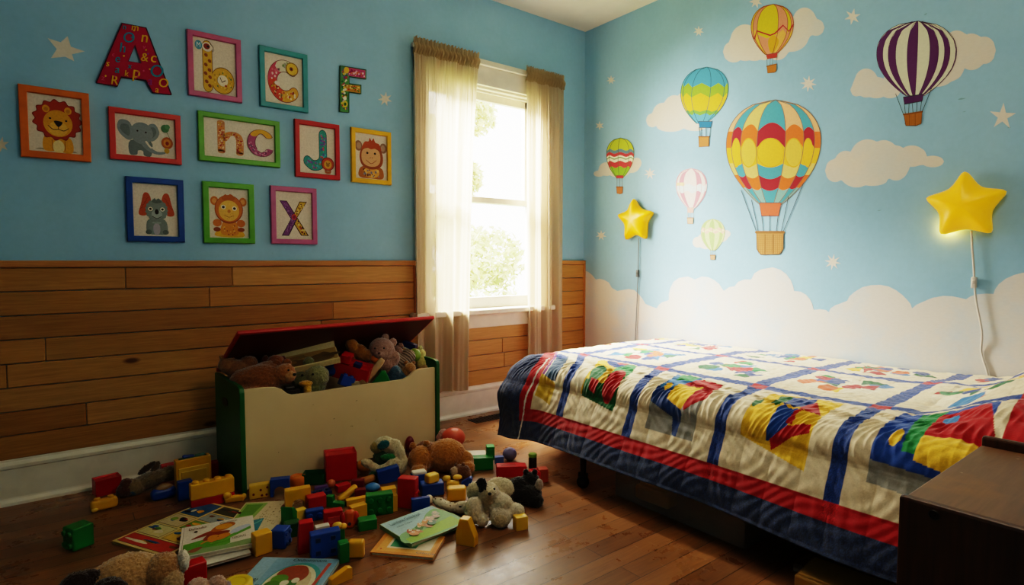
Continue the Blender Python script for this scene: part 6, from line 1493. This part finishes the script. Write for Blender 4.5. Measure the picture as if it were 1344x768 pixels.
# ================================================================== FLOOR: SOFT TOYS
CRM, TAN = hx('#dccdb0'), hx('#a87a48')
plush('plush_dog', 'cream plush dog with one black ear sprawled facing the viewer', 652, 691,
      [((0, 14, 22), (18, 15, 19), CRM), ((-10, 10, 40), (14, 13, 15), CRM), ((4, 32, 38), (20, 13, 15), hx('#d2c4a2')), ((-28, 26, 36), (13, 12, 14), hx('#d2c4a2')), ((-30, 6, 19), (13, 11, 18), CRM), ((5, -4, 13), (14, 9, 13), CRM), ((-19, -1, 9), (8.5, 8, 8.5), CRM), ((24, 6, 18), (13, 10, 10), CRM), ((8, 6, 30), (13, 11, 10), CRM), ((-8, 0, 45), (8, 8, 8), hx('#d8cbaa'))],
      [('ear', [[((-20, 6, 56), (7, 4, 7), C['K']), ((-18, 5, 50), (6, 4, 9), C['K'])]], PLUSH, 'floppy black ear'), ('foot_pad', [((5, -12, 13), (9, 2.5, 8.5), hx('#d8c39a'))]), ('nose', [((-9, -8, 47), (2.6, 2, 2), C['K'])]), ('eye', [((-15, -2, 51), (1.5, 1.5, 1.5), C['K']), ((-3, -2, 51), (1.5, 1.5, 1.5), C['K'])])])
KB = hx('#17120f')
plush('plush_cat', 'black plush cat lying just behind the cream plush dog', 690, 664,
      [((0, 8, 13), (22, 15, 13), KB), ((-8, 14, 20), (16, 13, 13), KB), ((6, 20, 26), (13, 11, 12), KB), ((12, -2, 8), (12, 9, 9), KB), ((18, 6, 26), (5, 6, 8), hx('#a89888'))], [('ear', [((0, 18, 38), (4, 3, 5), KB), ((12, 18, 38), (4, 3, 5), KB)]), ('tail', [((-24, 8, 7), (10, 4, 4), KB)])])
BB = hx('#b0742f')
plush('plush_bear', 'big brown plush bear lying face down in front of the chest', 578, 626,
      [((8, 20, 22), (27, 21, 22), BB), ((-26, 16, 18), (17, 16, 19), BB), ((-10, 24, 28), (20, 15, 10), hx('#8a5426')), ((33, 16, 14), (12, 12, 14), BB), ((-20, 34, 26), (16, 9, 12), hx('#7d4a20')), ((-28, -2, 9), (11, 9, 9), BB), ((36, 4, 9), (10, 10, 9), BB)],
      [('ear', [((-36, 18, 36), (5, 4, 6), BB), ((-18, 18, 39), (5, 4, 5), BB)])])
FC = hx('#cdbf9a')
plush('plush_turtle', 'cream plush turtle with teal eye patch and green belly against the chest', 508, 630,
      [((-13, 22, 38), (9, 9, 8), hx('#a3924e')), ((-3, 21, 43), (12, 9, 9), FC), ((8, 20, 38), (12, 9, 10), FC), ((16, 19, 28), (9, 9, 11), FC), ((20, 17, 15), (8, 8, 13), FC), ((-2, 23, 22), (17, 9, 14), hx('#3c5a34')),
       ((-25, 9, 21), (9, 5.5, 5.5), FC, (0, .35, 0)), ((-15, 8, 14), (11, 5.5, 6), FC, (0, .6, 0)), ((-3, 7, 13), (10, 5.5, 6), FC, (0, -.5, 0)), ((7, 8, 19), (9, 6, 6), FC, (0, -.3, 0)), ((15, 9, 12), (7, 6, 11), FC)],
      [('eye_patch', [((-4, 12.5, 43), (9, 3, 6), hx('#16696f'), (0, -.45, 0))], PLUSH, 'teal eye patch'), ('belly', [((2, 13, 26), (11, 4, 4.5), hx('#2a8a48'))], PLUSH, 'bright green belly'), ('flipper', [((-16, 5, 5), (8, 6, 7), hx('#1c5232'))])])
plush('plush_hedgehog', 'small brown and cream plush hedgehog below the big brown bear', 605, 630, [((0, 6, 9), (13, 10, 9.5), hx('#6a4228')), ((-8, 2, 9), (7, 7, 8), hx('#b89a78')), ((8, 2, 6), (6, 6, 6), hx('#7a5034'))], [('ear', [((-6, 5, 18), (3, 2, 3), hx('#8a6040')), ((3, 5, 19), (3, 2, 3), hx('#8a6040'))]), ('nose', [((-14, -3, 9), (1.6, 1.4, 1.4), C['K'])])])
def patt_mat():
    m, nt, b, out = _nt('patterned_cotton'); vo = nt.nodes.new('ShaderNodeTexVoronoi'); nt.links.new(coords(nt), vo.inputs['Vector']); vo.inputs['Scale'].default_value = 48
    c = ramp(nt, vo.outputs['Distance'], .16, .24, hx('#6a5646'), hx('#d2c4aa')); nt.links.new(c, b.inputs['Base Color']); b.inputs['Roughness'].default_value = .92; return m
PM = patt_mat()
plush('plush_giraffe', 'cream patterned plush giraffe lying flat behind the stacked books', 604, 676, [((-26, 14, 11), (12, 7, 6), hx('#d2c4aa'), (0, .5, 0)), ((-14, 10, 7), (12, 7, 6), hx('#d2c4aa'), (0, .4, 0)), ((6, 6, 7), (18, 10, 8), hx('#d2c4aa')), ((18, 8, 8), (10, 9, 8), hx('#d2c4aa'))], [('eye', [((0, -2, 12), (2, 1, 1), C['K']), ((12, -2, 11), (2, 1, 1), C['K'])])], mat=PM)
blk('coral red ball behind the big brown bear, beside the chest', 595, 591, 32, 26, 26, 0, hx('#c9543c'), kind='ball', name='ball', cat='ball', mat=PLASTIC)
plush('plush_mouse', 'pale pink plush beside the coral ball at the chest corner', 580, 585, [((0, 4, 8), (8, 7, 9), hx('#c9988c')), ((2, 2, 16), (6, 5, 6), hx('#d2aaa0'))])
blk('yellow ball next to the large red cube, at the chest front', 474, 606, 17, 17, 15, 0, hx('#b8962c'), kind='ball', name='ball', cat='ball')
blk('orange-yellow plastic egg beside the big red cube, below the yellow ball', 478, 622, 21, 17, 15, 0, hx('#c08a2c'), kind='ball', name='toy_egg', cat='toy egg')
blk('tan banana-shaped toy in the pile behind the blue disc', 482, 636, 24, 9, 9, 8, hx('#c0803a'), kind='pillow', tilt=(0, -12), name='toy_banana', cat='toy')
blk('maroon ball between the turtle and the big brown bear', 538, 596, 12, 22, 12, 0, 'M', kind='ball', name='ball', cat='ball')
plush('plush_rabbit', 'grey-brown plush rabbit lying by the baseboard at left', 196, 646, [((0, 8, 13), (27, 13, 10), hx('#7d6a4e'), (0, -.28, 0)), ((-18, 2, 9), (15, 11, 11), hx('#8a7452')), ((24, 10, 17), (14, 11, 10), hx('#75603f'))], [('ear', [((-2, 8, 30), (13, 3, 4), hx('#4a3a2a'), (0, -.6, 0)), ((8, 12, 28), (4, 3, 9), hx('#6a563c'), (0, .5, 0))])])
plush('plush_bear', 'dark maroon little plush between the red cube and the grey-brown rabbit', 164, 654, [((0, 4, 9), (10, 8, 9), hx('#5a2f24')), ((2, 4, 19), (7, 6, 6), hx('#6a4030')), ((9, 2, 6), (6, 5, 6), hx('#2f5570'))])
DK = hx('#2e1a10'); DT = hx('#c29a68')
plush('plush_dog', 'tan plush dog with dark brown ears at the bottom left, nearest the viewer', 178, 806,
      [((-8, 14, 40), (46, 30, 36), DT), ((-34, 14, 40), (26, 22, 28), DT), ((32, 2, 44), (25, 23, 27), hx('#ad8252')), ((40, -12, 36), (16, 14, 18), hx('#c4a478')), ((12, -16, 16), (18, 12, 16), DT)],
      [('ear', [[((-60, 2, 48), (22, 12, 26), DK), ((-50, 6, 58), (18, 10, 14), DK)], [((-24, -22, 40), (21, 10, 24), DK), ((-28, -14, 54), (16, 9, 10), DK)]], PLUSH, 'dark brown floppy ear'), ('collar', [((56, -2, 56), (7, 14, 14), hx('#d5ccbc'))], CLOTH, 'white collar')])
blk('red brick in front of the tan plush dog, at the bottom edge', 255, 779, 28, 38, 20, 14, 'R')
plush('plush_rabbit', 'pale pink plush rabbit paws at the bottom edge, right of the red brick', 274, 800, [((-12, 0, 28), (15, 13, 17), hx('#c4a08c')), ((10, 0, 30), (12, 11, 12), hx('#c4a08c')), ((0, 6, 12), (24, 14, 12), hx('#b8907c')), ((22, 2, 24), (6, 7, 7), hx('#a58a94'))])
blk('yellow round plastic plate at the bottom edge, left of the frog book', 311, 786, 40, 17, 26, 0, hx('#dcc022'), kind='cyl', name='toy_plate', cat='toy plate')
# ================================================================== LIGHT AND CAMERA
w = bpy.data.worlds.new('daylight'); SC.world = w; w.use_nodes = True
bg = w.node_tree.nodes['Background']; bg.inputs[0].default_value = (1.0, .955, .87, 1); bg.inputs[1].default_value = 9.0
def area(name, loc, target, size, power, col, sy=None):
    l = bpy.data.lights.new(name, 'AREA'); l.energy = power; l.color = col; l.size = size
    if sy: l.shape = 'RECTANGLE'; l.size_y = sy
    o = bpy.data.objects.new(name, l); COL.objects.link(o); o.location = loc
    o.rotation_euler = (Vector(target)-Vector(loc)).to_track_quat('-Z', 'Y').to_euler(); return o
area('sky_light', (-1.3, 1.3, 3.3), (-.5, -1.6, .3), 1.6, 3000, (1, .91, .76))
area('low_sky_light', (-2.55, 2.0, 1.9), (-.1, -1.0, 1.25), 1.1, 330, (1, .93, .80))
def point_light(name, loc, e, col, rad):
    l = bpy.data.lights.new(name, 'POINT'); l.energy = e; l.color = col; l.shadow_soft_size = rad
    o = bpy.data.objects.new(name, l); COL.objects.link(o); o.location = loc; return o
point_light('fill_light', (-1.8, -2.6, 2.15), 27, (1, .84, .64), .30)  # added fill out of view, brightens the room; no lamp hangs there
cam = bpy.data.cameras.new('camera'); co = bpy.data.objects.new('camera', cam); COL.objects.link(co)
cam.sensor_width = 36; cam.lens = FPX*36/1344; cam.clip_start = .02
M = Matrix((( _RT.x, _UP.x, -_FW.x, CAM.x), (_RT.y, _UP.y, -_FW.y, CAM.y), (_RT.z, _UP.z, -_FW.z, CAM.z), (0, 0, 0, 1)))
co.matrix_world = M; SC.camera = co
SC.view_settings.view_transform = 'Filmic'; SC.view_settings.look = 'High Contrast'; SC.view_settings.exposure = .02
SC.cycles.max_bounces = 10; SC.cycles.diffuse_bounces = 5; SC.cycles.transparent_max_bounces = 12; SC.cycles.use_denoising = True; SC.cycles.sample_clamp_indirect = 6
SC.cycles.caustics_reflective = False; SC.cycles.caustics_refractive = False
